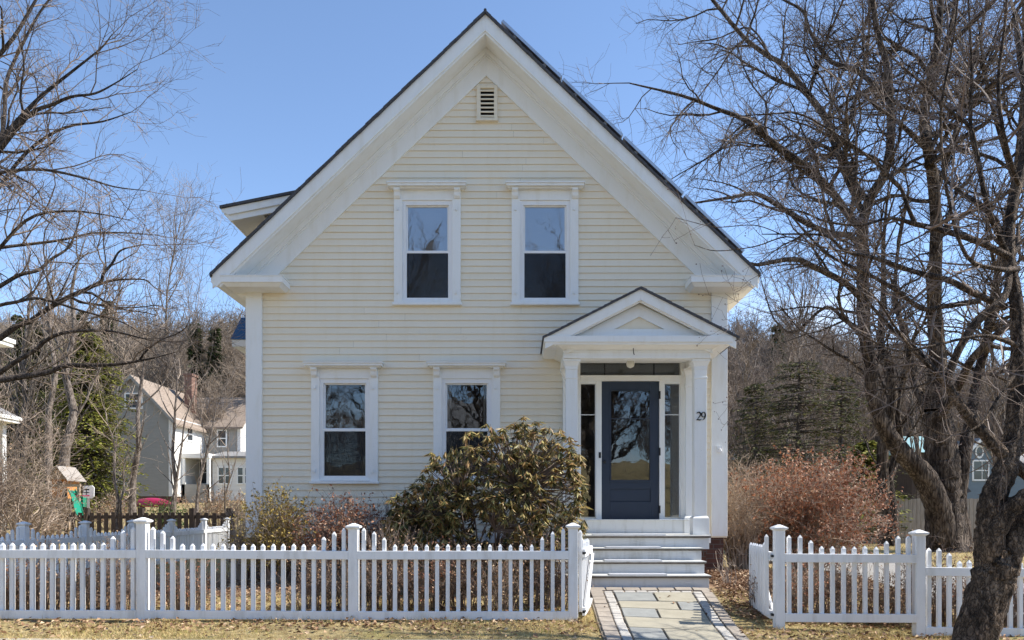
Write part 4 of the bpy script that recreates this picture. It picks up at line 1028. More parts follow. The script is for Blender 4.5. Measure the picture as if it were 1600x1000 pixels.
def sheet(name, x0, x1, y0, y1, mat, dz=.012, nx=12, ny=20, wav=0):
    xs = np.linspace(0, 1, nx+1); ys = np.linspace(y0, y1, ny+1); V = []
    for y in ys:
        a = x0(y) if callable(x0) else x0; c = x1(y) if callable(x1) else x1
        for t in xs: V.append((a+(c-a)*t, y+wav*math.sin(t*37+a)*.5*(y == y1)+wav*math.sin(t*91)*.3*(y == y1), 0))
    V = np.array(V); V[:, 2] = gz(V[:, 0], V[:, 1])+dz
    i = np.arange(ny)[:, None]*(nx+1)+np.arange(nx)[None, :]
    Fa = np.stack([i, i+1, i+nx+2, i+nx+1], -1).reshape(-1, 4)
    return tag(fastmesh(name, V, Fa, mat, smooth=True), kind='structure')
sheet('sidewalk', -40, 40, 5.6, 7.09, M['concrete'], .014, 400, 8, wav=.09)
sheet('road', -60, 60, -6, 3.4, M['asphalt'], .02, 20, 10)
b = MB(); b.box(-60, 60, 3.4, 3.55, -.4, -.08); tag(b.build('kerb', M['cobble']), kind='structure')
sheet('driveway', lambda y: 5.3+.05*math.sin(y), lambda y: 8.1+.08*math.sin(y*1.3), 3.5, 19, M['drive'], .02, 8, 60)
# ---- stone path from the gate to the steps
def path():
    def wp(x, y):
        t = (x-1.13)/.94; l = 1.135-.04*(9.5-y); r = 2.08-.073*(9.5-y); return l+t*(r-l)
    rows = []
    for py in (925, 938.5, 951.5, 966, 983, 1001, 1030, 1068):
        a, c = 5.0, 9.7
        for _ in range(40):
            m_ = (a+c)/2
            if HY+(CH-g(1.6, m_)-.032)*F/m_ > py: a = m_
            else: c = m_
        rows.append((a+c)/2)
    RT = rows[0]; cuts = [1.60, 1.81, 1.535, None, 1.49, 1.75, 1.4]
    bl, tn = MB(), MB(); X0, X1 = 1.135, 2.07
    cols = ['bt', 'tb', 'bt', 't', 'bt', 'tb', 'bt']
    for i in range(7):
        y1, y0 = rows[i], rows[i+1]; cu = cuts[i]; segs = [(X0, X1)] if cu is None else [(X0, cu), (cu, X1)]
        for k, (a, c) in enumerate(segs):
            mb = bl if cols[i][k] == 'b' else tn; e = .012; tl = random.uniform(-.003, .003)
            top = lambda x, y: g(wp(x, y), y)+.032+tl*(x-1.6)
            q = [(a+e, y0+e), (c-e, y0+e), (c-e, y1-e), (a+e, y1-e)]
            mb.hexa([(wp(x, y), y, top(x, y)-.05) for x, y in q]+[(wp(x, y), y, top(x, y)) for x, y in q])
    o = tag(sheet('path', lambda y: wp(.84, y), lambda y: wp(2.34, y), 5.9, 9.76, M['sand'], .014, 6, 30), kind='structure')
    for mb, m in ((bl, 'slab_blue'), (tn, 'slab_tan')): tag(mb.build('stone_slabs', M[m], bevel=.005), kind='structure')
    cb, pv = MB(), MB()
    def stone(mb, a, c, y0, y1, e=.006, h=.03):
        j = random.uniform(-.004, .005); d = [random.uniform(-.004, .004) for _ in range(8)]
        q = [(a+e+d[0], y0+e+d[1]), (c-e+d[2], y0+e+d[3]), (c-e+d[4], y1-e+d[5]), (a+e+d[6], y1-e+d[7])]
        mb.hexa([(wp(x, y), y, g(wp(x, y), y)-.02) for x, y in q]+[(wp(x, y), y, g(wp(x, y), y)+h+j) for x, y in q])
    for a, c in ((1.02, 1.13), (2.075, 2.19)):
        y = 6.0
        while y < RT: l = random.uniform(.085, .125); stone(cb, a, c, y, y+l); y += l
    x = 1.13
    while x < 2.05: l = random.uniform(.11, .15); stone(cb, x, x+l, RT+.01, RT+.11); x += l
    y = 6.0
    while y < RT+.1:
        for a, c in ((.86, 1.015), (2.195, 2.32)): stone(pv, a, c, y, y+.205)
        y += .21
    x = .85
    while x < 2.3: stone(pv, x, x+.205, max(RT+.12, 9.55), 9.745); x += .21
    tag(cb.build('granite_edging', M['cobble'], bevel=.01), kind='structure')
    tag(pv.build('brick_edging', M['paver'], bevel=.004), kind='structure')
path()
# ---- grass blades, leaf litter
def scatter(n, x0, x1, y0, y1, pdf=None):
    X = rng.uniform(x0, x1, n); Y = rng.uniform(y0, y1, n)
    return X, Y
def onpath(X, Y): return (X > .84-.035*(9.5-Y)) & (X < 2.33-.085*(9.5-Y)) & (Y < 9.76)
def ondrive(X, Y): return (X > 5.25) & (X < 8.15)
def patch(X, Y, s=1.0): return np.sin(X*1.9*s+np.sin(Y*2.7*s)*1.3)+np.sin(Y*3.3*s+X*.7*s)+.6*np.sin(X*7.1*s+Y*5*s)
def grass():
    X, Y = scatter(170000, -6.2, 5.6, 6.95, 9.6); k = ~onpath(X, Y) & (patch(X, Y)+rng.normal(0, .8, len(X)) > -.3) & ((Y < 8.0) | (rng.random(len(X)) < .45))
    X, Y = X[k], Y[k]; H = rng.uniform(.014, .055, len(X))*np.where(Y > 7.85, 1.4, 1)*(1+.35*np.tanh(patch(X, Y, 2.3))); V, Fa = blades(np.stack([X, Y, gz(X, Y)-.003], 1), H, rng.uniform(.003, .007, len(X)), .85)
    tag(fastmesh('grass', V, Fa, M['grass']), 'dry straw coloured grass strip along the white fence', 'grass', kind='stuff')
    X, Y = scatter(60000, -14, 18, 12, 30); k = ~ondrive(X, Y) & ~((X > XL-.2) & (X < XR+.2) & (Y < 19.2))
    X, Y = X[k], Y[k]; V, Fa = blades(np.stack([X, Y, gz(X, Y)], 1), rng.uniform(.03, .07, len(X)), rng.uniform(.008, .016, len(X)), .8)
    tag(fastmesh('grass', V, Fa, M['grass']), 'winter lawn of dry grass beside and behind the house', 'grass', kind='stuff')
    # leaves
    n = 22000; X = np.concatenate([rng.uniform(-6, 5, 14000), rng.uniform(2.4, 5.2, 6000), rng.uniform(-5.5, 5.0, 2000)]); Y = np.concatenate([rng.uniform(8.3, 11.6, 14000), rng.uniform(8.1, 12, 6000), 7.95-np.abs(rng.normal(0, .42, 2000))])
    k = ~onpath(X, Y) | (rng.random(n) < .015); k &= ~((X > .4) & (X < 2.52) & (Y > 9.7)); X, Y = X[k], Y[k]; n = len(X)
    a = rng.uniform(0, 2*PI, n); D = np.stack([np.cos(a), np.sin(a), rng.normal(0, .25, n)], 1)
    V, Fa = leafset(np.stack([X, Y, gz(X, Y)+rng.uniform(.005, .04, n)], 1), D, rng.uniform(.03, .075, n), rng.uniform(.018, .045, n), .3, up=np.stack([rng.normal(0, .5, n), rng.normal(0, .5, n), np.ones(n)], 1))
    tag(fastmesh('leaf_litter', V, Fa, M['litter']), 'curled brown dead leaves scattered over the front bed', 'dead leaves', kind='stuff')
grass()
# ================================================================== fences
def picket(mb, x, y, d, zb, zt, h=.0185):
    k = len(mb.v); mb.frus(x, y, zb, h, zt-.026, h, d)
    sx_, sy_ = random.gauss(0, .0022), random.gauss(0, .0022)
    mb.v[k][4:, 0] += sx_; mb.v[k][4:, 1] += sy_; x += sx_; y += sy_
    nx, ny = -d[1], d[0]; v = [(x+d[0]*a+nx*b_, y+d[1]*a+ny*b_, zt-.026) for a, b_ in ((-h,-h),(h,-h),(h,h),(-h,h))]+[(x+d[0]*a+nx*b_, y+d[1]*a+ny*b_, zt) for a, b_ in ((-.004,-.004),(.004,-.004),(.004,.004),(-.004,.004))]
    mb.hexa(v)
def post(root, x, y, d, zb, zt, h=.048, mat='fence'):
    b = MB(); b.frus(x, y, zb, h, zt-.06, h, d); o = b.build('post', M[mat], root, bevel=.004)
    c = MB(); c.frus(x, y, zt-.062, h, zt-.045, h+.022, d); c.frus(x, y, zt-.045, h+.024, zt-.028, h+.024, d); c.frus(x, y, zt-.028, h+.022, zt, .012, d)
    c.build('post_cap', M[mat], o, bevel=.002)
def panel(root, p0, p1, ztop, zbot, tip, rise, n, mat='fence', rh=.086, drop0=0, drop1=0, hp=.0185, lead=(1, 1)):
    """rails and pickets between two posts; rise = extra heights of the pickets nearest a post"""
    dx, dy = p1[0]-p0[0], p1[1]-p0[1]; L = math.hypot(dx, dy); d = (dx/L, dy/L)
    for z in (ztop, zbot):
        b = MB(); b.hexa([tuple(np.array((p0[0]+d[0]*a-(-d[1])*bb, p0[1]+d[1]*a-d[0]*bb, zz+(drop0+(drop1-drop0)*a/L)))) for zz in (z-rh, z) for a, bb in ((0, .032), (L, .032), (L, -.0005), (0, -.0005))])
        b.build('rail', M[mat], root, bevel=.003)
    for i in range(n):
        t = (i+.5)/n; a = L*t; e = min(i if lead[0] else 99, n-1-i if lead[1] else 99); r = rise[e] if e < len(rise) else 0
        x, y = p0[0]+d[0]*a+(-d[1])*hp, p0[1]+d[1]*a+d[0]*hp
        dd = (drop0+(drop1-drop0)*t)
        b = MB(); picket(b, x, y, d, zbot-rh*.4+dd+random.uniform(-.005, .005), tip+r+dd+random.uniform(-.004, .004), d and d or d, h=hp) if False else picket(b, x+random.uniform(-.0015, .0015), y, d, zbot-rh*.4+dd, tip+r+dd+random.uniform(-.004, .004), hp)
        b.build('picket', M[mat], root)
RS = (.165, .13, .072)
FY = 8.0
fl = thing('picket_fence', 'white picket fence section running from the street edge to the open gate, before the rhododendron', 'fence', (PX(552, FY), FY, 0))
pxs = [-108, 222, 552, 895.5]
tops = [.93, 1.045, .985, .99]; P_ = [(PX(p, FY), FY) for p in pxs]
for (x, y), zt in zip(P_, tops): post(fl, x, y+.02, (1, 0), g(x, y)-.06, zt)
for i in range(3):
    a, c = P_[i], P_[i+1]
    dz = [(0, 0), (.0, -.012), (-.012, -.012)][i]
    panel(fl, (a[0]+.048, FY), (c[0]-.048, FY), .717, .105, .782, RS, 20 if i < 2 else 20, drop0=dz[0], drop1=dz[1])
fr = thing('picket_fence', 'white picket fence section between the path and the driveway, stepping down behind the fruit tree', 'fence', (PX(1218, FY), FY, 0))
P2 = [(PX(1218, FY), FY), (PX(1437, FY), FY), (PX(1675, FY), FY)]
for (x, y), zt in zip(P2, (.972, .92, .80)): post(fr, x, y+.02, (1, 0), min(g(x, y), -.06 if x < 3 else -.13)-.05, zt)
panel(fr, (P2[0][0]+.048, FY), (P2[1][0]-.048, FY), .677, .072, .755, (.11, .11, .056), 12, drop0=0, drop1=-.008)
panel(fr, (P2[1][0]+.048, FY), (P2[2][0]-.048, FY), .540, -.065, .612, (.12, .12, .072), 14, drop0=0, drop1=-.02)
def gate(label, hx, hy, fx, fy, zt, zb, tip, nm=9):
    r = thing('garden_gate', label, 'gate', (hx, hy, 0), 'open gates at the path')
    dx, dy = fx-hx, fy-hy; L = math.hypot(dx, dy); d = (dx/L, dy/L)
    n = 8
    for i in range(n):
        t = (i+.5)/n; b = MB(); e = {0: .115, 1: .03}.get(i, 0)
        picket(b, hx+dx*t, hy+dy*t, d, zb-.05, tip+e, .0185); b.build('picket', M['fence'], r)
    for z in (zt, zb):
        b = MB(); b.obox((hx, hy), d, 0, L, -.05, -.0195, z-.086, z); b.build('rail', M['fence'], r, bevel=.003)
    b = MB(); nx, ny = -d[1], d[0]
    b.hexa([(hx+d[0]*a+nx*o_, hy+d[1]*a+ny*o_, z) for a, z in ((.04, zb-.08), (.10, zb-.08)) for o_ in (-.052, -.075)][:0] or
           [(hx+d[0]*.03+nx*-.05, hy+d[1]*.03+ny*-.05, zb), (hx+d[0]*.12+nx*-.05, hy+d[1]*.12+ny*-.05, zb), (hx+d[0]*.12+nx*-.072, hy+d[1]*.12+ny*-.072, zb), (hx+d[0]*.03+nx*-.072, hy+d[1]*.03+ny*-.072, zb),
            (hx+d[0]*(L-.14)+nx*-.05, hy+d[1]*(L-.14)+ny*-.05, zt-.086), (hx+d[0]*(L-.03)+nx*-.05, hy+d[1]*(L-.03)+ny*-.05, zt-.086), (hx+d[0]*(L-.03)+nx*-.072, hy+d[1]*(L-.03)+ny*-.072, zt-.086), (hx+d[0]*(L-.14)+nx*-.072, hy+d[1]*(L-.14)+ny*-.072, zt-.086)])
    b.build('brace', M['fence'], r)
    for z in (zt-.04, zb-.04):
        b = MB(); b.obox((hx, hy), d, -.05, .10, -.026, -.0515, z-.012, z+.012); b.build('hinge', M['black'], r)
gate('white gate leaf swung open behind the post by the rhododendron, seen nearly edge on', PX(907, 8.06), 8.08, PX(919, 8.98), 8.98, .72, .12, .80)
gate('white gate leaf swung open on the driveway side, casting its shadow on the stone path', PX(1201, 8.06), 8.08, PX(1172, 9.0), 9.0, .69, .09, .755)
# side yard fence running away from the street
sf = thing('side_fence', 'white picket fence running back along the side yard, mostly in the house shadow', 'fence', (-7.35, 14, 0))
Ys = [9.6, 11.96, 13.4, 15.0, 16.7, 18.9, 21.0]; xs_ = [-7.6, PX(37, 11.96), PX(133, 13.4), PX(207, 15), PX(268, 16.7), PX(319, 18.9), PX(355, 21)]
for x, y in zip(xs_, Ys): post(sf, x, y, (0, 1), g(x, y)-.05, .955 if y < 20 else .95, .05)
for i in range(len(Ys)-1):
    a, c = (xs_[i], Ys[i]), (xs_[i+1], Ys[i+1]); n = int(math.dist(a, c)/.115)
    dx, dy = c[0]-a[0], c[1]-a[1]; l = math.hypot(dx, dy); e = .05/l
    panel(sf, (a[0]+dx*e, a[1]+dy*e), (c[0]-dx*e, c[1]-dy*e), .68, .12, .74, (.14, .10, .05), n, hp=.0185)
# dark brown paling fence further back
bf = thing('dark_fence', 'low dark brown paling fence behind the side yard, before the kayak', 'fence', (PX(240, 24), 24, 0))
bx = [PX(40, 24), PX(135, 24), PX(220, 24), PX(300, 24), PX(358, 24)]
for x in bx:
    b = MB(); b.box(x-.07, x+.07, 23.95, 24.09, g(x, 24)-.1, 1.22); b.build('post', M['browndeck'], bf)
for i in range(4):
    for z in (.95, .35):
        b = MB(); b.box(bx[i]+.07, bx[i+1]-.07, 24.0, 24.05, z-.05, z+.05); b.build('rail', M['browndeck'], bf)
    n = int((bx[i+1]-bx[i]-.14)/.20)
    for k in range(n):
        x = bx[i]+.07+(bx[i+1]-bx[i]-.14)*(k+.5)/n
        b = MB(); b.box(x-.06, x+.06, 23.97, 23.998, g(x, 24)+.02, 1.08+random.uniform(-.02, .02)); b.build('paling', M['browndeck'], bf)
# wire and stake fence next to the house corner
wf = thing('stake_fence', 'thin brown stake fence beside the corner of the house', 'fence', (PX(378, 21.5), 21.5, 0))
b = MB(); b.box(PX(364, 21.5)-.05, PX(364, 21.5)+.05, 21.45, 21.55, -.05, 1.12); b.build('post', M['browndeck'], wf)
b = MB()
for k in range(14):
    x = PX(367, 21.5)+k*.075; b.box(x-.01, x+.01, 21.49, 21.51, -.02, 1.05+random.uniform(-.03, .03))
b.build('stakes', M['tanwood'], wf)
# grey board fence behind the maple
gf = thing('board_fence', 'tall weathered grey board fence behind the huge multi-stemmed tree', 'fence', (PX(1500, 27.5), 27.5, 0))
Yg = 27.5; zt = PZ(779, Yg); x = PX(1345, Yg); k = 0; end = PX(1760, Yg)
while x < end:
    L = 2.4
    b = MB(); xx = x
    while xx < x+L-.05:
        w_ = .14; h = zt+random.uniform(-.012, .012); b.box(xx, xx+w_-.014, Yg-.01+random.uniform(-.004, .004), Yg+.015, -.02, h); xx += w_
    b.build('board_panel', M['greywood'], gf)
    b = MB(); b.box(x-.055, x+.035, Yg-.045, Yg+.1, -.05, zt+.06); b.box(x-.07, x+.05, Yg-.06, Yg+.115, zt+.06, zt+.09); b.build('post', M['greywood'], gf)
    x += L
# ================================================================== shrubs
def rhododendron():
    Y0 = 10.1; root = thing('rhododendron_bush', 'large evergreen bush of drooping bronze green leaves before the porch', 'shrub', (PX(770, Y0), Y0, g(PX(770, Y0), Y0)))
    cx, cz0 = PX(768, Y0), .1
    # crown outline read off the picture: (px, top py)
    outl = [(606, 815), (620, 775), (640, 760), (665, 745), (680, 712), (705, 702), (728, 690), (748, 668), (775, 672), (805, 660), (835, 662), (860, 664), (885, 675), (893, 690), (905, 715), (922, 745), (918, 790), (920, 815), (908, 850)]
    xs = [PX(p, Y0) for p, _ in outl]; zs = [PZ(q, Y0) for _, q in outl]
    C = []; 
    while len(C) < 2150:
        x = random.uniform(xs[0], xs[-1]); zt = float(np.interp(x, xs, zs))+.035*math.sin(x*11+.5)+.03*math.sin(x*27); z = random.uniform(.15, zt)
        w = math.sqrt(max(0, 1-((x-cx)/1.4)**2))*.95+.1
        hh = (z-.1)/(zt-.05); dep = w*math.sqrt(max(0, 1-(hh*2-1)**2*.6 if hh < .5 else 1-(hh-.5)**2*2.2))
        # mostly the outer shell, some inside
        y = Y0+random.choice((-1, -1, 1))*dep*(random.random()**.35)*.85
        if z > zt-.35 and random.random() < .25: y = Y0+random.uniform(-dep, dep)*.6
        if random.random() < .22: y = Y0+random.uniform(.1, .6); z = random.uniform(.2, zt*.85)
        lump = math.sin(x*6+1)+math.sin(z*7+x*3)+math.sin(y*9+z*2)
        if lump < -1.25 and random.random() < .8: continue
        C.append((x, y, z))
    base = (cx, Y0+.05, g(cx, Y0))
    br = []
    for i in range(44):
        a = random.uniform(0, 2*PI); rr = random.uniform(.02, .35); b0 = (base[0]+rr*math.cos(a)*1.5, base[1]+rr*math.sin(a), base[2]-.03)
        c = random.choice(C); m = (b0[0]*.45+c[0]*.55+rv()*.06, b0[1]*.45+c[1]*.55+rv()*.06, b0[2]+(c[2]-b0[2])*.45)
        br.append(([b0, tuple((b0[k]+m[k])/2+rv()*.03 for k in range(3)), m, tuple((m[k]+c[k])/2+rv()*.03 for k in range(3)), c], [.018, .015, .012, .008, .004], 5))
    hubs = [b[0][2] for b in br]+[b[0][3] for b in br]; H = np.array(hubs)
    for c in C:
        d = np.linalg.norm(H-np.array(c), axis=1); h = hubs[int(d.argmin())]
        br.append(([h, tuple((h[k]*.5+c[k]*.5)+rv()*.02 for k in range(3)), c], [.006, .005, .0035], 4))
    V, Fa = batch_tubes(br); fastmesh('stems', V, Fa, M['twig_apple'], root, root.location)
    P, D, L, W_, U = [], [], [], [], []
    for c in C:
        n = random.randint(8, 13); a0 = random.uniform(0, 6.28); dr = random.uniform(.15, 1.35)
        out = norm3((c[0]-cx, (c[1]-Y0)*1.5, .6+.3*(c[2]-1)))
        for i in range(n):
            a = a0+i*2*PI/n+random.uniform(-.2, .2); e = -dr+random.uniform(-.3, .3)
            d = (math.cos(a)*math.cos(e)+out[0]*.25, math.sin(a)*math.cos(e)+out[1]*.25, math.sin(e))
            P.append((c[0]+rv()*.004, c[1]+rv()*.004, c[2]+rv()*.006)); D.append(d); L.append(random.uniform(.08, .135)); W_.append(random.uniform(.022, .036)); U.append((0, 0, 1))
        P.append(c); D.append((rv()*.1, rv()*.1, 1)); L.append(.035); W_.append(.014); U.append((1, 0, 0))
    U = np.array(U, float)+rng.normal(0, .25, (len(U), 3))
    V, Fa = leafset(P, D, L, W_, -.22, up=U); fastmesh('foliage', V, Fa, M['rhodo'], root, root.location)
rhododendron()
def bush(name, label, cat, px0, px1, ptop, Y, depth, nst, twig, leaf=None, nl=0, ls=(.03, .05), lw=.55, zb=None, group=None, dens=(5, 6), spread=.35, minr=.0025, topf=None, arch=0, lshell=.0):
    """a bush of many stems from one crown; stems end on the outline"""
    x0, x1 = PX(px0, Y), PX(px1, Y); cx = (x0+x1)/2; hw = (x1-x0)/2; zb_ = g(cx, Y); zt = PZ(ptop, Y); H = zt-zb_
    root = thing(name, label, cat, (cx, Y, zb_), group)
    t = Tree(wander=.16, trop=.02+.0, ratio=.5, dens=dens, seg=.12, minr=minr, lmax=3, angle=(20, 55), twl=(.08*max(1, H), .25*max(1, H*.8))); t.lim = (.1, H*.5)
    for i in range(nst):
        a = random.uniform(0, 2*PI); rr = math.sqrt(random.random()); u, w = rr*math.cos(a), rr*math.sin(a)
        top = (topf(u) if topf else math.sqrt(max(.05, 1-u*u*.85)))
        e = (cx+u*hw, Y+w*depth, zb_+H*top*random.uniform(.72, 1.0)*(math.sqrt(max(.1, 1-w*w*.5))))
        s_ = (cx+u*hw*spread, Y+w*depth*spread, zb_-.03)
        m1 = tuple(s_[k]+(e[k]-s_[k])*.35+(rv()*.04*H) for k in range(3)); m2 = tuple(s_[k]+(e[k]-s_[k])*.7+rv()*.05*H for k in range(3))
        m1 = (m1[0], m1[1], m1[2]+.06*H); 
        if arch: m2 = (m2[0], m2[1], m2[2]+arch*H)
        t.limb([s_, m1, m2, e], [H*.008+minr*1.4, H*.006+minr*1.2, H*.004+minr, minr], lvl=0, t0=.25, n=3, sub=2, kids=dens[0]/max(H, .6)*1.2)
    V, Fa = batch_tubes(t.wood+t.twigs)
    if len(V): fastmesh('stems', V, Fa, M[twig], root, root.location)
    if leaf and nl:
        allp = [p for b_ in t.twigs for p in b_[0][1:]]+[p for b_ in t.wood for p in b_[0][5:]]
        if lshell: allp = [p for p in allp if ((p[0]-cx)/hw)**2+((p[1]-Y)/depth)**2+((p[2]-zb_)/H)**2*1.1 > lshell]
        S_ = [random.choice(allp) for _ in range(nl)]; S_ = np.array(S_)+rng.normal(0, .02, (nl, 3))
        S_[:, 2] = np.maximum(S_[:, 2], zb_+.03)
        D = rng.normal(0, 1, (nl, 3)); D[:, 2] -= .4
        L = rng.uniform(ls[0], ls[1], nl); V, Fa = leafset(S_, D, L, L*lw, .25)
        fastmesh('foliage', V, Fa, M[leaf], root, root.location)
    return root
# beech-like bush that keeps its rusty leaves, right of the house
bush('copper_bush', 'big rounded bush holding rusty dead leaves behind the fence by the driveway', 'shrub', 1172, 1340, 757, 13.4, 1.2, 190, 'twig_tan', 'rust', 17000, (.035, .07), .6, dens=(5, 4), minr=.003, spread=.18, lshell=.5,
     topf=lambda u: .97*math.sqrt(max(.04, 1-abs(u)**2.6))-.10*max(0, -u)+.0)
bush('bramble_bush', 'tall tangle of tan canes against the side of the house', 'shrub', 1128, 1200, 762, 13.9, .8, 120, 'twig_tan', 'rust', 500, (.02, .04), dens=(6, 5), minr=.003, spread=.5, arch=.05)
bush('arching_bush', 'orange tinged bush of drooping canes beside the porch corner', 'shrub', 1128, 1185, 790, 12.9, .5, 70, 'twig_tan', 'litter', 900, (.02, .05), dens=(6, 5), minr=.0028, spread=.5, arch=.1)
bush('yellow_bush', 'low twiggy bush with yellow green leaves at the house corner', 'shrub', 392, 472, 812, 10.8, .42, 90, 'twig_tan', 'yellowleaf', 6500, (.025, .06), dens=(7, 6), minr=.0025, spread=.4)
bush('hydrangea_bush', 'russet twiggy bush with dead flower heads under the lower corner window', 'shrub', 468, 592, 812, 10.8, .45, 110, 'twig_brown', 'rust', 5500, (.025, .06), dens=(7, 6), minr=.0025, spread=.45)
bush('dry_bush', 'sparse brown bush left of the yellow leaved bush by the stake fence', 'shrub', 362, 405, 815, 12.2, .5, 50, 'twig_tan', 'litter', 400, (.02, .04), dens=(6, 5), minr=.0028, spread=.5)
bush('small_bush', 'thin bare bush at the wall beside the rhododendron', 'shrub', 570, 640, 812, 11.1, .35, 40, 'twig_apple', 'litter', 260, (.02, .04), dens=(6, 5), minr=.0022, spread=.5)
bush('stick_bush', 'few long bare sticks leaning over the bed beside the steps', 'shrub', 1120, 1165, 868, 10.2, .4, 12, 'twig_tan', None, 0, dens=(2, 2), minr=.003, spread=.5)
bush('weedy_clump', 'dry weeds standing at the foot of the open gate on the driveway side', 'weeds', 1165, 1215, 905, 8.75, .3, 60, 'twig_apple', 'litter', 300, (.02, .04), dens=(5, 5), minr=.002, spread=.6)
# low bramble hedge behind the front fence: separate small bushes
def hedge():
    protos = []
    for i in range(4):
        H = [95, 80, 88, 70][i]
        protos.append(bush('low_shrub', 'p', 'shrub', 0, 92, 965-H, 8.55, .22, 46, 'twig_brown' if i % 2 else 'twig_apple', 'litter' if i != 1 else 'rust', 650, (.018, .042), dens=(7, 6), minr=.002, spread=.75, group='low leafless shrubs behind the picket fence'))
    xs = list(np.arange(PX(-60, 8.55), PX(880, 8.55), .42)); labs = []
    spots = []
    for i, x in enumerate(xs):
        if PX(232, 8.5) < x < PX(425, 8.5) and i % 3: continue
        spots.append((x+random.uniform(-.08, .08), 8.5+random.uniform(-.08, .12)))
    n0 = len(spots)
    for x in np.arange(PX(1250, 8.55), PX(1640, 8.6), .45): spots.append((float(x), 8.5+random.uniform(-.05, .15)))
    def lab(x):
        side = 'driveway side of the path' if x > 2.4 else 'house lawn side'
        if x > 4.1: return 'low red brown twiggy shrub behind the stepped-down fence section by the fruit tree'
        if x > 2.4: return 'low red brown twiggy shrub behind the fence section between path and driveway'
        if x > PX(552, 8.5): return 'low brown twiggy shrub behind the fence panel next to the open gate'
        if x > PX(222, 8.5): return 'low brown twiggy shrub behind the middle picket fence panel'
        return 'low brown twiggy shrub behind the picket fence panel at the picture edge'
    used = 0
    for i, (x, y) in enumerate(spots):
        p = protos[i % 4]; z = g(x, y)
        if used < 4: o = p; o.location = (x, y, z); used += 1
        else: o = dup(p, (x, y, z), random.uniform(0, 6.28), random.uniform(.8, 1.15))
        k = 0 if x <= PX(222, 8.5) else 1 if x <= PX(552, 8.5) else 2 if x < 2.4 else 3 if x <= 4.1 else 4
        o['label'] = lab(x); o['group'] = ['low shrubs behind the first fence panel', 'low shrubs behind the middle fence panel', 'low shrubs behind the fence panel next to the gate', 'low shrubs behind the driveway side fence', 'low shrubs behind the stepped-down fence'][k]
hedge()
# brushwood at the edge of the side yard
bush('brush_thicket', 'tall tangle of bare tan branches at the picture edge behind the side fence', 'shrub', -70, 74, 690, 17, 1.6, 60, 'twig_tan', 'litter', 500, (.03, .06), dens=(5, 4), minr=.0045, spread=.5)
bush('brush_thicket', 'lower tan thicket in front of the wooden playhouse tower', 'shrub', 0, 118, 775, 19.5, 1.0, 45, 'twig_tan', 'litter', 500, (.03, .06), dens=(6, 4), minr=.005, spread=.6)
# ================================================================== conifers
def conifer(name, label, px, Y, ptop, wpx, mat, n=5200, zb=0, group=None, bare=.05, lsz=1.0, pyb=None, droop=.35, bark='bark_left', shape=1.0, xs=1.0):
    x = PX(px, Y); z0 = g(x, Y); H = PZ(ptop, Y)-z0; R = wpx/2/F*Y
    root = thing(name, label, 'tree', (x, Y, z0), group)
    br = [([(x, Y, z0-.1), (x+rv()*.02*H, Y, z0+H*.5), (x, Y, z0+H)], [H*.018, H*.011, .01], 6)]
    P, D, L = [], [], []
    nb = int(n/26)
    for i in range(nb):
        f = bare+(1-bare)*random.random()**.9; a = random.uniform(0, 2*PI); r = R*((1-f)**shape)*random.uniform(.4, 1.2)*(1+.22*math.sin(a*3+f*9))+.12
        zc = z0+H*f; dx, dy = math.cos(a), math.sin(a); pts = []
        for k in range(5):
            t = k/4; pts.append((x+dx*r*t, Y+dy*r*t, zc-droop*r*t*t+.1*r*t))
        br.append((pts, [.03, .024, .018, .012, .006], 3))
        m = 26
        for k in range(m):
            t = (.15+.85*random.random()**.7)*4; q = min(int(t), 3); fr = t-q
            p = [pts[q][c]+(pts[q+1][c]-pts[q][c])*fr for c in range(3)]; sd = random.choice((-1, 1)); w = r*.28*(1.2-t/4)
            p[0] += -dy*sd*w*random.random(); p[1] += dx*sd*w*random.random(); p[2] += rv()*.04
            P.append(p); D.append((dx*.8-dy*sd*.8+rv()*.2, dy*.8+dx*sd*.8+rv()*.2, -.35+rv()*.2)); L.append(random.uniform(.18, .42)*lsz)
    V, Fa = batch_tubes(br[:1]); fastmesh('trunk', V, Fa, M[bark], root, root.location)
    V, Fa = batch_tubes(br[1:]); fastmesh('limbs', V, Fa, M[bark], root, root.location)
    n_ = len(P); L = np.array(L); V, Fa = leafset(P, D, L, L*.42, .1, up=np.tile([0, 0, 1.], (n_, 1))+rng.normal(0, .5, (n_, 3)))
    fastmesh('crown', V, Fa, M[mat], root, root.location)
    return root
conifer('hemlock_tree', 'yellow green evergreen with drooping sprays in front of the neighbouring house', 136, 40, 520, 175, 'hemlock', 26000, lsz=.62, shape=.5, droop=.3)
conifer('hemlock_tree', 'dark green evergreen standing behind the tall pair of grey trunks', 52, 52, 500, 150, 'darkgreen', 16000, lsz=.8, shape=.45)
conifer('evergreen_tree', 'dark evergreen with gaps rising behind the rusty leaved bush', 1250, 34, 565, 240, 'darkgreen', 6000, lsz=.48, shape=.3, droop=.2)
conifer('evergreen_tree', 'loose dark evergreen between the rusty bush and the slanting trunk, behind bare twigs', 1315, 36, 590, 160, 'darkgreen', 4500, lsz=.5, shape=.45, droop=.2)
conifer('evergreen_tree', 'low bright green evergreen between the rusty bush and the dark slanting trunk', 1352, 28, 690, 110, 'hemlock', 8000, lsz=.5, shape=.4, droop=.15)
conifer('evergreen_tree', 'small dark evergreen close behind the tan canes at the house side', 1182, 38, 600, 150, 'darkgreen', 4500, lsz=.5, shape=.45, droop=.2)
bush('green_bush', 'small clipped green bush below the pink kayak', 'shrub', 240, 278, 797, 27, .6, 40, 'twig_brown', 'greenleaf', 1400, (.05, .1), dens=(5, 4), minr=.005, spread=.5)
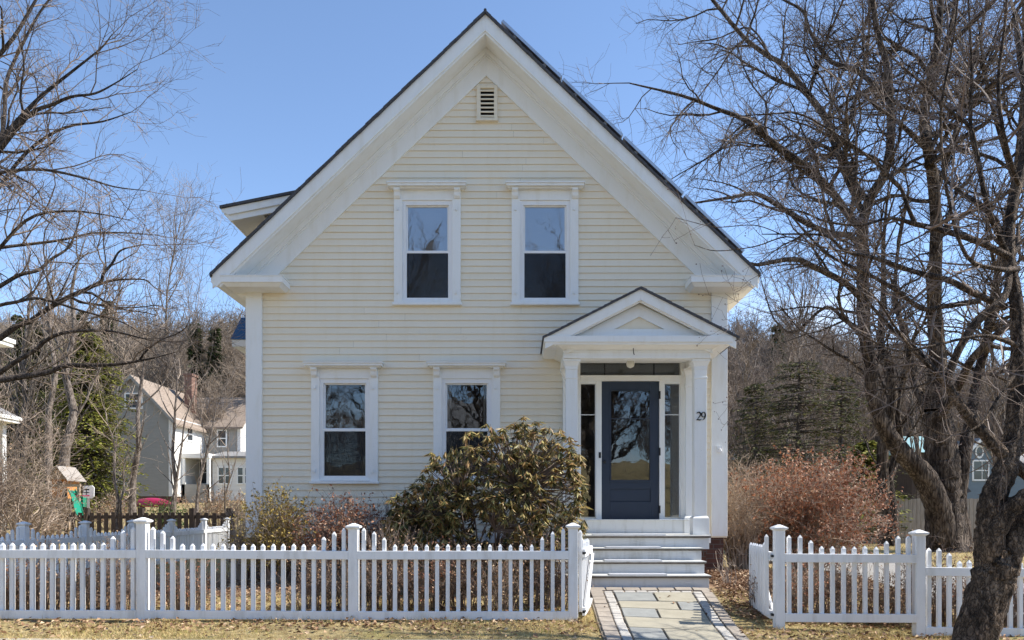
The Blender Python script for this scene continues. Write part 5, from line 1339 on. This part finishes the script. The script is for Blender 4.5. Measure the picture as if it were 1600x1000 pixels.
conifer('pine_tree', 'pointed pine on the hill crest nearest the house wall', 336, 84, 512, 34, 'pine', 4400, lsz=1.7, shape=.85)
conifer('pine_tree', 'broad pine on the hill crest above the brick chimney', 305, 84, 505, 48, 'pine', 5200, lsz=1.7, shape=.85)
conifer('pine_tree', 'tall dark pine on the crest above the neighbouring roof', 168, 84, 470, 52, 'pine', 6000, lsz=1.7, shape=.85)
conifer('pine_tree', 'ragged dark pine on the crest behind the grey trunks', 130, 84, 485, 50, 'pine', 5200, lsz=1.7, shape=.85)
conifer('pine_tree', 'dark pine on the crest nearest the picture edge', 28, 84, 492, 60, 'pine', 5200, lsz=1.7, shape=.85)
conifer('pine_tree', 'dark pine poking over the woods close to the porch roof', 1215, 84, 508, 40, 'pine', 4000, lsz=1.7, shape=.85)
bush('wild_bush', 'brown wild bush in front of the porch and bay of the neighbouring house', 'shrub', 290, 385, 778, 34, 1.5, 70, 'twig_tan', 'litter', 1500, (.05, .11), dens=(4, 3), minr=.008, spread=.6)
bush('wild_bush', 'brown wild bush around the slender tree before the gable wall', 'shrub', 150, 215, 785, 32, 1.2, 50, 'twig_tan', 'litter', 700, (.05, .11), dens=(4, 3), minr=.008, spread=.6)
# ================================================================== bare trees around the yards
apple(); maple(); left_tree()
slim('grey_tree', 'slender grey tree standing before the gable wall of the neighbouring house', 208, 805, 28, 330, .06, .15, 0, dens=(1.5, 1.5, 2.0), sprd=.26, minr=.006)
slim('grey_tree', 'thin forked tree in front of the lit wall and the chimney', 270, 805, 27, 300, -.03, .09, 1, dens=(1.3, 1.4, 2.0), sprd=.22, minr=.006)
slim('grey_tree', 'thin leaning tree in front of the porch of the neighbouring house', 305, 805, 26, 240, .14, .08, 0, dens=(1.4, 1.4, 2.0), sprd=.24, minr=.006)
slim('grey_tree', 'small pale tree between the backboard and the kayak', 182, 805, 27, 210, -.12, .08, 1, dens=(2.2, 2.0, 2.4), sprd=.3, minr=.006)
slim('tall_grey_tree', 'tall grey trunk, the thicker of the pair behind the playhouse tower', 98, 780, 34, 430, .05, .27, 0, dens=(1.4, 1.7, 2.0), sprd=.25, minr=.008)
slim('tall_grey_tree', 'tall grey trunk, the thinner of the pair behind the playhouse tower', 78, 780, 36, 410, -.03, .22, 0, dens=(1.4, 1.7, 2.0), sprd=.25, minr=.008)
slim('young_tree', 'fine twigged bare tree whose crown shows right beside the house cornice', 250, 800, 75, 400, .04, .2, 1, dens=(1.6, 1.8, 2.0), sprd=.24, minr=.007)
slim('young_tree', 'fine twigged bare tree rising over the hemlock', 158, 800, 44, 400, .05, .16, 1, dens=(1.7, 1.7, 2.0), sprd=.25, minr=.009)
slim('young_tree', 'fine twigged bare tree at the picture edge above the white eave', 30, 800, 42, 420, .02, .18, 1, dens=(1.7, 1.7, 2.0), sprd=.28, minr=.009)
slim('twiggy_tree', 'brown bare tree before the white bay of the neighbouring house', 352, 805, 30, 200, .02, .05, 1, dens=(1.6, 1.6, 2.0), sprd=.3, minr=.006)
slim('slanting_tree', 'dark slanting trunk between the rusty bush and the huge tree', 1389, 838, 25.5, 560, -.01, .24, 1, bark='bark_maple', twig='twig_maple', dens=(1.5, 1.7, 2.2), sprd=.22, minr=.006)
slim('yard_tree', 'bare brown tree with rounded crown standing behind the porch roof corner', 1255, 800, 52, 355, .0, .25, 2, twig='twig_brown', dens=(2.0, 2.0, 2.4), sprd=.30, minr=.011, lmax=3)
slim('yard_tree', 'bare brown tree behind the house corner, beneath the cloud', 1168, 800, 46, 265, .0, .2, 2, twig='twig_brown', dens=(2.0, 2.0, 2.4), sprd=.32, minr=.010)
slim('yard_tree', 'bare tree between the rounded crown and the slanting trunk', 1318, 800, 44, 300, .03, .2, 1, twig='twig_brown', dens=(2.0, 2.0, 2.4), sprd=.30, minr=.010)
slim('yard_tree', 'bare tree seen just past the huge trunk above the blue grey house', 1560, 800, 40, 380, -.03, .2, 1, twig='twig_brown', dens=(1.8, 1.8, 2.2), sprd=.28, minr=.009)
slim('yard_tree', 'thin bare tree behind the dark evergreen', 1225, 800, 38, 250, .1, .1, 1, twig='twig_tan', dens=(2.0, 2.0, 2.4), sprd=.30, minr=.008)
slim('yard_tree', 'bare tree right behind the huge tree', 1440, 800, 38, 300, -.1, .16, 1, twig='twig_brown', dens=(1.8, 1.8, 2.2), sprd=.28, minr=.009)
# ================================================================== the woods on the hills: one mass
def woods():
    base = []
    for i in range(7):
        t = Tree(wander=.14, trop=.10, ratio=.5, dens=(1.5, 1.5, 1.8), seg=.8, minr=.026, lmax=3, angle=(20, 50), twl=(.6, 1.9)); t.lim = (1.2, 3.6)
        H = random.uniform(8, 11); pts = [(rv()*.1, rv()*.1, H*k/5) for k in range(6)]
        t.limb(pts, [.16, .14, .12, .09, .06, .035], lvl=0, t0=.15, n=4, sub=1, kids=3.6)
        base.append(batch_tubes(t.wood+t.twigs))
    spots = []
    def place(n, x0, x1, y0, y1):
        for _ in range(n):
            y = random.uniform(y0, y1); x = PX(random.uniform(x0, x1), y); spots.append((x, y))
    place(40, -60, 420, 66, 80); place(330, -60, 440, 80, 130)
    place(110, 440, 1080, 86, 125); place(70, -450, -60, 75, 125); place(80, 1700, 2250, 75, 130)
    place(130, 1100, 1700, 66, 84); place(240, 1080, 1700, 84, 130); place(120, 1080, 1700, 130, 170)
    back = []
    for _ in range(170):
        y = random.uniform(-150, -62); back.append((random.uniform(-75, 75), y))
    for half, nm, lst in ((0, 'the side yard', [q for q in spots if q[0] <= 0]), (1, 'the driveway', [q for q in spots if q[0] > 0]), (2, 'the houses across the road', back)):
        Vs, Fs, off = [], [], 0
        for (x, y) in lst:
            V, Fa = random.choice(base); a = random.uniform(0, 6.28); s = random.uniform(.6, 1.05)*(.9 if half == 1 else 1); c, q = math.cos(a)*s, math.sin(a)*s
            R = np.array([[c, -q, 0], [q, c, 0], [0, 0, s]]); W_ = V@R.T+np.array([x, y, g(x, y)-.2]); Vs.append(W_.astype(np.float32)); Fs.append(Fa+off); off += len(V)
        o = fastmesh('woods', np.concatenate(Vs), np.concatenate(Fs), M['wood_'+str(min(half, 1))]); tag(o, 'brown leafless woods covering the hill behind '+nm, 'woods', kind='stuff')
M['wood_0'] = pmat('wood_mass_bark', [(.15, .115, .085), (.34, .27, .205)], .12, .9)
M['wood_1'] = pmat('wood_mass_bark_brown', [(.12, .09, .07), (.27, .21, .165)], .12, .9)
woods()
# ================================================================== neighbouring houses
def win(par, x0, x1, z0, z1, y, mat='white', axis='y', sill=True, w=.1):
    """a sash window on a wall facing -Y (axis y) or +X (axis x, then x0..x1 run along Y and y is the X of the wall)"""
    f = MB()
    def bx(mb, a0, a1, o0, o1, c0, c1):
        if axis == 'y': mb.box(a0, a1, y-o1, y-o0, c0, c1)
        else: mb.box(y+o0, y+o1, a0, a1, c0, c1)
    bx(f, x0-w, x0, 0, .06, z0-w, z1+w); bx(f, x1, x1+w, 0, .06, z0-w, z1+w); bx(f, x0, x1, 0, .06, z1, z1+w); bx(f, x0, x1, 0, .08, z0-w, z0)
    zm = (z0+z1)/2; bx(f, x0, x1, .005, .045, zm-.04, zm+.04)
    o = f.build('window', M[mat], par)
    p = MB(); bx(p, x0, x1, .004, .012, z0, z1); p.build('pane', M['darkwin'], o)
def neighbour_house():
    Y1, Y2 = 60, 72; xr = PX(206, Y1); hw = 3.05; z0 = 1.2; ze = PZ(652, Y1); za = PZ(586, Y1)
    h = thing('neighbour_house', 'neighbouring house with shade painted grey on its front walls, steep tan roof, brick chimney and sunlit side wall', 'house', (xr, Y1, z0))
    b = MB(); b.prism([(xr-hw, z0+1.1), (xr+hw, z0+1.1), (xr+hw, ze), (xr, za-.15), (xr-hw, ze)], Y1, Y2); b.build('wall', M['shadeclap'], h)
    b = MB(); b.box(xr-hw+.03, xr+hw-.03, Y1+.03, Y2, z0-1, z0+1.1); b.build('foundation', M['brick'], h)
    sl = (za-ze)/hw
    for s in (-1, 1):
        b = MB(); b.prism([(xr, za), (xr+s*(hw+.45), za-sl*(hw+.45)), (xr+s*(hw+.45), za-sl*(hw+.45)-.16), (xr, za-.16)], Y1-.25, Y2+.3); b.build('roof', M['tanroof'], h)
        b = MB(); b.prism([(xr, za-.02), (xr+s*(hw+.45), za-sl*(hw+.45)-.02), (xr+s*(hw+.45), za-sl*(hw+.45)-.30), (xr, za-.30)], Y1-.29, Y1-.25); b.build('rake_board', M['shadeclap'], h)
    # sunlit sides in the white siding; the grey on the gable paints its shade
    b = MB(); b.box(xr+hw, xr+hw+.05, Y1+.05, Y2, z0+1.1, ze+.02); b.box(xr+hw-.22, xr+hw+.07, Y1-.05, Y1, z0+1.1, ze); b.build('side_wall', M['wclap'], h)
    win(h, PX(206, Y1)-.45, PX(206, Y1)+.75, PZ(637, Y1), PZ(616, Y1), Y1)
    win(h, 62.6, 63.6, PZ(686, 62), PZ(666, 62), xr+hw+.05, axis='x'); win(h, 67.6, 68.6, PZ(690, 67), PZ(672, 67), xr+hw+.05, axis='x')
    # cross wing with ridge along the street
    YW2 = 66; a, c = xr+hw+.05, PX(375, YW2); zr = PZ(622, 69.5); zw = PZ(668, YW2)
    b = MB(); b.prismx([(YW2, z0+1), (YW2, zw), (69.5, zr-.12), (73, zw), (73, z0+1)], a, c); b.build('wing_wall', M['shadeclap'], h)
    b = MB()
    b.hexa([(a-2.6, YW2-.4, zw-.15), (c+.35, YW2-.4, zw-.15), (c+.35, 69.5, zr-.12), (a-2.6, 69.5, zr-.12), (a-2.6, YW2-.4, zw+.02), (c+.35, YW2-.4, zw+.02), (c+.35, 69.5, zr+.05), (a-2.6, 69.5, zr+.05)])
    b.hexa([(a-2.6, 69.5, zr-.12), (c+.35, 69.5, zr-.12), (c+.35, 73.4, zw-.15), (a-2.6, 73.4, zw-.15), (a-2.6, 69.5, zr+.05), (c+.35, 69.5, zr+.05), (c+.35, 73.4, zw+.02), (a-2.6, 73.4, zw+.02)])
    b.build('wing_roof', M['tanroof'], h)
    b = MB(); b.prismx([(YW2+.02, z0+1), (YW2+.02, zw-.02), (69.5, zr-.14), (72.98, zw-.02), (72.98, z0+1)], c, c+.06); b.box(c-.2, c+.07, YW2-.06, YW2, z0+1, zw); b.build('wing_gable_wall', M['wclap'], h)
    win(h, PX(341, YW2), PX(353, YW2), PZ(697, YW2), PZ(673, YW2), YW2)
    win(h, 67.4, 68.4, PZ(700, 68), PZ(675, 68), c+.06, axis='x')
    # ground floor bay and porch
    YP = 62.5; a2, c2 = PX(332, YP), PX(392, YP)
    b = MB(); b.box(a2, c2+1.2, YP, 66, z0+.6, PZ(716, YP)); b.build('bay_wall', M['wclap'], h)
    b = MB(); b.hexa([(a2-.3, YP-.4, PZ(716, YP)), (c2+1.5, YP-.4, PZ(716, YP)), (c2+1.5, 66, PZ(716, YP)), (a2-.3, 66, PZ(716, YP)), (a2-.3, YP-.4, PZ(713, YP)), (c2+1.5, YP-.4, PZ(713, YP)), (c2+1.5, 66, PZ(700, YP)), (a2-.3, 66, PZ(700, YP))]); b.build('bay_roof', M['greyroof'], h)
    for p in (342, 352.5, 372, 383): win(h, PX(p, YP), PX(p+7.5, YP), PZ(755, YP), PZ(731, YP), YP)
    b = MB(); pa, pc = xr+hw+.06, PX(330, 62); b.box(pa, pc, 61.5, 65, PZ(716, 62), PZ(709, 62)); b.build('porch_roof', M['wclap'], h)
    for p in (287, 326):
        b = MB(); x = PX(p, 61.7); b.box(x-.12, x+.12, 61.6, 61.84, z0+.5, PZ(716, 62)); b.build('porch_post', M['white'], h)
    b = MB(); b.box(pa, pc, 61.6, 65, z0-.3, PZ(757, 62)); b.box(pa, pc, 64.9, 65, z0, PZ(716, 62)); b.build('porch_base', M['shadeclap'], h)
    win(h, PX(293, 64.9), PX(299, 64.9), PZ(750, 64.9), PZ(727, 64.9), 64.9); win(h, PX(313, 64.9), PX(323, 64.9), PZ(755, 64.9), PZ(722, 64.9), 64.9)
    # chimney
    YC = 66.2; b = MB(); x0, x1 = PX(288, YC), PX(299.5, YC); b.box(x0, x1, YC, YC+1.1, PZ(650, YC), PZ(587, YC)); b.box(x0-.08, x1+.08, YC-.08, YC+1.18, PZ(587, YC), PZ(583.5, YC))
    b.build('chimney', M['chimney'], h)
    # black satellite of the porch: grey downpipe
neighbour_house()
def edge_house():
    """its side wall runs away from the street; only the far corner reaches into the picture"""
    Y0 = 26; xe = PX(20, Y0)+.02; Yn = 14
    h = thing('white_house', 'white house of which only the eave and the porch corner show at the picture edge', 'house', (xe-4, Y0-3, .1))
    b = MB(); b.box(xe-8, xe-.7, Yn, Y0-.6, 0, PZ(543, Y0)+.02); b.build('wall', M['wclap'], h)
    for yy in (15.5, 18.5, 21.5):
        win(h, yy, yy+.9, 1.4, 2.9, xe-.7, axis='x'); win(h, yy, yy+.9, 4.0, 5.3, xe-.7, axis='x')
    z = PZ(543, Y0)
    b = MB(); b.box(xe-8, xe, Yn-.5, Y0, z, z+.12); b.box(xe-8, xe+.05, Yn-.55, Y0+.05, z+.12, z+.25); b.build('eave', M['white'], h)
    b = MB(); b.hexa([(xe-8, Yn-.5, z+.25), (xe+.05, Yn-.5, z+.25), (xe+.05, Y0, z+.25), (xe-8, Y0, z+.25), (xe-8, Yn+3, z+2.4), (xe-5, Yn+3, z+2.4), (xe-5, Y0-3, z+2.4), (xe-8, Y0-3, z+2.4)]); b.build('roof', M['greyroof'], h)
    xp = PX(31, Y0+1.5); z2 = PZ(662, Y0+1.5)
    b = MB(); b.box(xe-8, xp, Y0-1, Y0+1.5, z2, z2+.1); b.box(xe-8, xp+.05, Y0-1, Y0+1.55, z2+.1, z2+.22); b.build('porch_eave', M['white'], h)
    b = MB(); b.hexa([(xe-8, Y0-1, z2+.22), (xp, Y0-1, z2+.22), (xp, Y0+1.5, z2+.22), (xe-8, Y0+1.5, z2+.22), (xe-8, Y0-.6, z2+.8), (xp-.9, Y0-.6, z2+.8), (xp-.9, Y0+.9, z2+.8), (xe-8, Y0+.9, z2+.8)]); b.build('porch_roof', M['greyroof'], h)
    b = MB(); x = PX(3, Y0+1.3); b.box(x-.09, x+.09, Y0+1.2, Y0+1.4, 0, z2); b.build('porch_post', M['white'], h)
edge_house()
def blue_house():
    Y0 = 62; xc = PX(1530, Y0); hw = 1.95; z0 = .6; ze = PZ(722, Y0); za = PZ(684, Y0)
    h = thing('blue_grey_house', 'small blue grey gabled house with an oval gable window behind the board fence', 'house', (xc, Y0, z0))
    b = MB(); b.prism([(xc-hw, z0), (xc+hw, z0), (xc+hw, ze), (xc, za-.12), (xc-hw, ze)], Y0, Y0+9); b.build('wall', M['bclap'], h)
    sl = (za-ze)/hw
    for s in (-1, 1):
        b = MB(); b.prism([(xc, za), (xc+s*(hw+.5), za-sl*(hw+.5)), (xc+s*(hw+.5), za-sl*(hw+.5)-.15), (xc, za-.15)], Y0-.3, Y0+9.3); b.build('roof', M['greyroof'], h)
        b = MB(); b.prism([(xc, za-.02), (xc+s*(hw+.5), za-sl*(hw+.5)-.02), (xc+s*(hw+.5), za-sl*(hw+.5)-.32), (xc, za-.32)], Y0-.35, Y0-.3); b.build('rake_board', M['white'], h)
    win(h, xc-.1-.35, xc-.1+.75, PZ(749, Y0), PZ(721, Y0), Y0, w=.12)
    b = MB(); b.box(xc+.18, xc+.22, Y0-.05, Y0, PZ(749, Y0), PZ(721, Y0)); b.build('mullion', M['white'], h)
    o = MB(); cx_, cz_ = xc, PZ(706, Y0); n = 20; v = []
    for rr in (.30, .42):
        for k in range(n): a = 2*PI*k/n; v.append((cx_+rr*.8*math.cos(a), Y0-.06, cz_+rr*1.25*math.sin(a)))
    for rr in (.30, .42):
        for k in range(n): a = 2*PI*k/n; v.append((cx_+rr*.8*math.cos(a), Y0, cz_+rr*1.25*math.sin(a)))
    f = []
    for k in range(n): j = (k+1) % n; f += [(k, j, n+j, n+k), (n+k, n+j, 3*n+j, 3*n+k), (k, 2*n+k, 2*n+j, j)]
    o.add(v, f); ov = o.build('oval_window', M['white'], h)
    p = MB(); p.add([(cx_+.24*math.cos(2*PI*k/n), Y0-.02, cz_+.375*math.sin(2*PI*k/n)) for k in range(n)], [tuple(range(n))]); p.build('pane', M['darkwin'], ov)
    b = MB(); b.box(xc+hw+.4, xc+hw+7, Y0+2, Y0+8, z0, PZ(735, Y0)); b.build('side_wing', M['bclap'], h)
    b = MB(); b.hexa([(xc+hw+.4, Y0+1.6, PZ(735, Y0)), (xc+hw+7.4, Y0+1.6, PZ(735, Y0)), (xc+hw+7.4, Y0+8, PZ(735, Y0)), (xc+hw+.4, Y0+8, PZ(735, Y0)), (xc+hw+.4, Y0+4.8, PZ(700, Y0)), (xc+hw+7.4, Y0+4.8, PZ(700, Y0)), (xc+hw+7.4, Y0+5, PZ(700, Y0)), (xc+hw+.4, Y0+5, PZ(700, Y0))]); b.build('wing_roof', M['greyroof'], h)
    Yt = 58; b = MB(); b.hexa([(PX(1497, Yt), Yt, PZ(775, Yt)), (PX(1518, Yt), Yt, PZ(768, Yt)), (PX(1518, Yt), Yt+3, PZ(768, Yt)), (PX(1497, Yt), Yt+3, PZ(775, Yt)), (PX(1499, Yt), Yt, PZ(750, Yt)), (PX(1502, Yt), Yt, PZ(750, Yt)), (PX(1502, Yt), Yt+3, PZ(750, Yt)), (PX(1499, Yt), Yt+3, PZ(750, Yt))])
    b.build('lean_to_roof', M['shingle'], h)
blue_house()
def shed():
    Y0 = 55; xa, xb = PX(1418, Y0), PX(1449, Y0)
    h = thing('teal_roofed_shed', 'dark boarded shed with a light teal metal roof glimpsed beside the huge trunk', 'shed', ((xa+xb)/2, Y0, .5))
    b = MB(); b.box(xa+.3, xb+1.4, Y0, Y0+5, .3, PZ(707, Y0)); b.build('wall', M['browndeck'], h)
    b = MB(); b.hexa([(xa-.1, Y0-.3, PZ(707, Y0)), (xb+1.8, Y0-.3, PZ(707, Y0)), (xb+1.8, Y0+5, PZ(707, Y0)), (xa-.1, Y0+5, PZ(707, Y0)), (xa+.2, Y0+2.2, PZ(677, Y0)), (xb+1.5, Y0+2.2, PZ(677, Y0)), (xb+1.5, Y0+2.8, PZ(677, Y0)), (xa+.2, Y0+2.8, PZ(677, Y0))]); b.build('roof', M['teal'], h)
shed()
def far_house():
    Y0 = 75; xa, xb = PX(1140, Y0), PX(1164, Y0)
    h = thing('far_cottage', 'small far cottage with a reddish roof edge glimpsed over the tan canes', 'house', ((xa+xb)/2, Y0, 2.5))
    b = MB(); b.box(xa-3, xb, Y0, Y0+5, 2, PZ(700, Y0)); b.build('wall', M['wclap'], h)
    b = MB(); b.prismx([(Y0-.4, PZ(700, Y0)), (Y0+2.5, PZ(688, Y0)), (Y0+5.4, PZ(700, Y0))], xa-3.3, xb+.4); b.build('roof', M['chimney'], h)
    win(h, PX(1149, Y0), PX(1154, Y0), PZ(712, Y0), PZ(704, Y0), Y0)
far_house()
# ================================================================== things in the side yard
def playhouse():
    Y0 = 32; X = lambda p: PX(p, Y0); Z = lambda p: PZ(p, Y0)
    h = thing('playhouse_tower', 'orange wooden play tower with peaked shingle roof, on tall posts behind the thicket', 'playhouse', (X(93), Y0, g(X(93), Y0)))
    xc = X(93); hw = X(107)-xc
    b = MB(); b.box(xc-hw*.85, xc+hw*.85, Y0, Y0+.9, Z(779), Z(749)); o = b.build('cabin', M['orangewood'], h)
    b = MB(); b.box(xc-.1, xc+.12, Y0-.012, Y0-.002, Z(762), Z(752)); b.box(xc+.12, xc+.3, Y0-.012, Y0-.002, Z(777), Z(764)); b.build('cabin_opening', M['black'], o)
    for s in (-1, 1):
        b = MB(); b.prism([(xc, Z(728)), (xc+s*hw*1.25, Z(750)), (xc+s*hw*1.25, Z(751.5)), (xc, Z(729.5))], Y0-.25, Y0+1.15); b.build('roof', M['greywood'], h)
    b = MB(); b.prism([(xc-hw*1.1, Z(749)), (xc+hw*1.1, Z(749)), (xc, Z(731))], Y0-.1, Y0-.06); b.build('gable', M['tanwood'], h)
    b = MB()
    b.box(xc-hw*1.1, xc+hw*1.1, Y0-.18, Y0-.1, Z(781), Z(778))
    b.box(X(76), X(131), Y0-.3, Y0-.2, Z(761), Z(757)); b.build('beam', M['tanwood'], h)
    for p in (79, 86, 101, 108):
        b = MB(); b.box(X(p)-.05, X(p)+.05, Y0-.1, Y0, g(X(p), Y0)-.1, Z(779)); b.build('leg', M['tanwood'], h)
    b = MB(); b.box(X(128.5)-.05, X(128.5)+.05, Y0-.3, Y0-.2, g(X(128), Y0)-.1, Z(761)); b.build('leg', M['tanwood'], h)
    # green slide: a trough curving down
    b = MB(); pts = [(X(116), Y0-.2, Z(768)), (X(123), Y0-.35, Z(774)), (X(130), Y0-.5, Z(786)), (X(136), Y0-.6, Z(801)), (X(143), Y0-.7, Z(812)), (X(154), Y0-.8, Z(815))]
    v = []
    for (x, y, z) in pts:
        for dy, dz in ((-.28, .12), (-.26, 0), (.26, 0), (.28, .12), (.24, .12), (.22, .04), (-.22, .04), (-.24, .12)): v.append((x, y+dy, z+dz))
    f = [(i*8+k, i*8+(k+1) % 8, (i+1)*8+(k+1) % 8, (i+1)*8+k) for i in range(len(pts)-1) for k in range(8)]
    b.add(v, f); b.build('slide', M['greenplastic'], h)
    b = MB(); b.box(X(118), X(133), Y0-.15, Y0+.1, Z(792), Z(776)); b.tube([(X(118), Y0-.2, Z(776)), (X(124), Y0-.2, Z(770)), (X(132), Y0-.2, Z(777))], .05, 8); b.build('side_panel', M['greenplastic'], h)
    b = MB(); b.box(X(60), X(63), Y0-.4, Y0-.3, Z(824), Z(802)); b.tube([(X(57), Y0-.4, Z(808)), (X(60), Y0-.42, Z(802)), (X(66), Y0-.4, Z(806))], .04, 8); b.build('swing_seat', M['yellowplastic'], h)
playhouse()
def hoop():
    Y0 = 26; X = lambda p: PX(p, Y0); Z = lambda p: PZ(p, Y0)
    h = thing('basketball_hoop', 'white basketball backboard with dark target marks on a grey pole behind the side fence', 'basketball hoop', (X(137), Y0, g(X(137), Y0)))
    b = MB(); b.box(X(136), X(138.5), Y0, Y0+.06, g(X(137), Y0)-.05, Z(768)); b.build('pole', M['galv'], h)
    b = MB(); b.prism([(X(131), Z(777)), (X(145), Z(779)), (X(148), Z(776)), (X(148.5), Z(762)), (X(145), Z(758.5)), (X(131), Z(759.5))], Y0-.06, Y0-.02); o = b.build('backboard', M['whiteplastic'], h)
    b = MB()
    for z0, z1 in ((766, 764), (770.5, 769), (775, 773.5)): b.box(X(132), X(141), Y0-.066, Y0-.062, Z(z0), Z(z1))
    b.box(X(136), X(137), Y0-.068, Y0-.0665, Z(775), Z(764)); b.build('backboard_mark', M['black'], o)
    b = MB(); n = 14; b.tube([(X(137)+.2*math.cos(2*PI*k/n), Y0-.30+.2*math.sin(2*PI*k/n), Z(775)) for k in range(n+1)], .012, 5, cap=False); b.build('rim', M['kayak'], h)
hoop()
def kayak():
    Y0 = 48; xa, xb = PX(208, Y0), PX(267, Y0); zc = PZ(789, Y0)
    h = thing('kayak', 'pink kayak lying upside down by the neighbouring house foundation', 'kayak', ((xa+xb)/2, Y0, g((xa+xb)/2, Y0)))
    b = MB(); n = 14; k = 20; v = []
    for i in range(k+1):
        t = i/k; x = xa+(xb-xa)*t; w = .34*math.sin(PI*min(max(t, .015), .985))**.6; hh = .85*math.sin(PI*min(max(t, .02), .98))**.5
        for j in range(n): a = 2*PI*j/n; v.append((x, Y0+w*math.cos(a), zc+hh*.5*max(math.sin(a), -.35)+.02+.05*(2*t-1)**2))
    f = [(i*n+j, i*n+(j+1) % n, (i+1)*n+(j+1) % n, (i+1)*n+j) for i in range(k) for j in range(n)]+[tuple(range(n-1, -1, -1)), tuple(k*n+j for j in range(n))]
    b.add(v, f); b.build('hull', M['kayak'], h, smooth=True)
    b = MB(); b.tube([(xa+.1, Y0-.36, zc+.02), ((xa+xb)/2, Y0-.4, zc-.04), (xb-.1, Y0-.36, zc+.02)], .02, 5); b.build('deck_line', M['black'], h)
    for t in (.22, .78):
        x = xa+(xb-xa)*t; b = MB(); gz_ = g(x, Y0); b.box(x-.05, x+.05, Y0-.4, Y0+.4, gz_-.05, zc-.06); b.build('stand', M['browndeck'], h)
kayak()
# ================================================================== what the windows mirror, across the street
def opposite():
    t1 = slim('street_tree', 'bare street tree across the road, mirrored in the front door glass', 810, 800, 30, 520, .02, .35, 3, bark='bark_maple', twig='twig_maple', dens=(1.6, 1.6, 2.0), sprd=.34, minr=.012)
    t1.location = (3.4, -11, g(3, -11)); t1['group'] = 'bare trees across the road'
    for (x, y, rz, s) in ((-5.5, -12, 1.3, 1.05), (-1.2, -15, 2.6, .9), (9, -13, 4, 1.0), (-11, -14, 5, 1.1)):
        o = dup(t1, (x, y, g(x, y)), rz, s); o['label'] = 'bare street tree across the road, mirrored in the window panes'; o['group'] = 'bare trees mirrored in the windows'
    h = thing('street_house', 'brown gabled house across the road, mirrored in the lower windows', 'house', (-2, -24, g(-2, -24)))
    b = MB(); b.box(-7, 3, -32, -24, -.5, 5.2); b.prismx([(-32, 5.2), (-28, 8.2), (-24, 5.2)], -7, 3); b.build('wall', M['chimney'], h)
    for s in (-1, 1):
        b = MB(); b.hexa([(-7.4, -28+s*4.5, 4.85), (3.4, -28+s*4.5, 4.85), (3.4, -28, 8.22), (-7.4, -28, 8.22), (-7.4, -28+s*4.5, 5.1), (3.4, -28+s*4.5, 5.1), (3.4, -28, 8.45), (-7.4, -28, 8.45)]); b.build('roof', M['greyroof'], h)
opposite()
# ================================================================== light and sky
SUN_EL, SUN_AZ = math.radians(45), math.radians(4)     # azimuth measured from +X towards +Y
sd = Vector((math.cos(SUN_EL)*math.cos(SUN_AZ), math.cos(SUN_EL)*math.sin(SUN_AZ), math.sin(SUN_EL)))
sl_ = bpy.data.lights.new('sun', 'SUN'); sl_.energy = 4.4; sl_.angle = math.radians(.53); sl_.color = (1, .945, .86)
so = bpy.data.objects.new('sun', sl_); COL.objects.link(so); so.rotation_euler = sd.to_track_quat('Z', 'Y').to_euler()
wd = bpy.data.worlds.new('World'); S.world = wd; wd.use_nodes = True; nt = wd.node_tree; nt.nodes.clear()
out = nt.nodes.new('ShaderNodeOutputWorld'); bg = nt.nodes.new('ShaderNodeBackground'); sky = nt.nodes.new('ShaderNodeTexSky')
sky.sky_type = 'NISHITA'; sky.sun_disc = False; sky.sun_elevation = SUN_EL; sky.sun_rotation = math.radians(90)-SUN_AZ
sky.altitude = 0; sky.air_density = .8; sky.dust_density = 0; sky.ozone_density = 2.0
# small fair-weather clouds low over the hills
tc = nt.nodes.new('ShaderNodeTexCoord'); sx = nt.nodes.new('ShaderNodeSeparateXYZ'); nt.links.new(tc.outputs['Generated'], sx.inputs[0])
mp = nt.nodes.new('ShaderNodeMapping'); mp.inputs['Scale'].default_value = (1, 1, 2.6); nt.links.new(tc.outputs['Generated'], mp.inputs[0])
nz = nt.nodes.new('ShaderNodeTexNoise'); nz.inputs['Scale'].default_value = 5.0; nz.inputs['Detail'].default_value = 9; nz.inputs['Roughness'].default_value = .6; nt.links.new(mp.outputs[0], nz.inputs['Vector'])
cr_ = nt.nodes.new('ShaderNodeValToRGB'); cr_.color_ramp.elements[0].position = .50; cr_.color_ramp.elements[1].position = .66; nt.links.new(nz.outputs[0], cr_.inputs[0])
band = nt.nodes.new('ShaderNodeValToRGB'); e = band.color_ramp.elements; e[0].position = .10; e[0].color = (1, 1, 1, 1); e[1].position = .31; e[1].color = (0, 0, 0, 1); nt.links.new(sx.outputs[2], band.inputs[0])
ml = nt.nodes.new('ShaderNodeMath'); ml.operation = 'MULTIPLY'; nt.links.new(cr_.outputs[0], ml.inputs[0]); nt.links.new(band.outputs[0], ml.inputs[1])
mxn = nt.nodes.new('ShaderNodeMix'); mxn.data_type = 'RGBA'; nt.links.new(ml.outputs[0], mxn.inputs[0]); nt.links.new(sky.outputs[0], mxn.inputs[6]); mxn.inputs[7].default_value = (5.2, 5.4, 5.6, 1)
nt.links.new(mxn.outputs[2], bg.inputs[0]); bg.inputs[1].default_value = .145
nt.links.new(bg.outputs[0], out.inputs[0])
S.view_settings.view_transform = 'Standard'; S.view_settings.look = 'None'; S.view_settings.exposure = 0.88; S.view_settings.gamma = 1
S.cycles.max_bounces = 6; S.cycles.diffuse_bounces = 4; S.cycles.transparent_max_bounces = 8
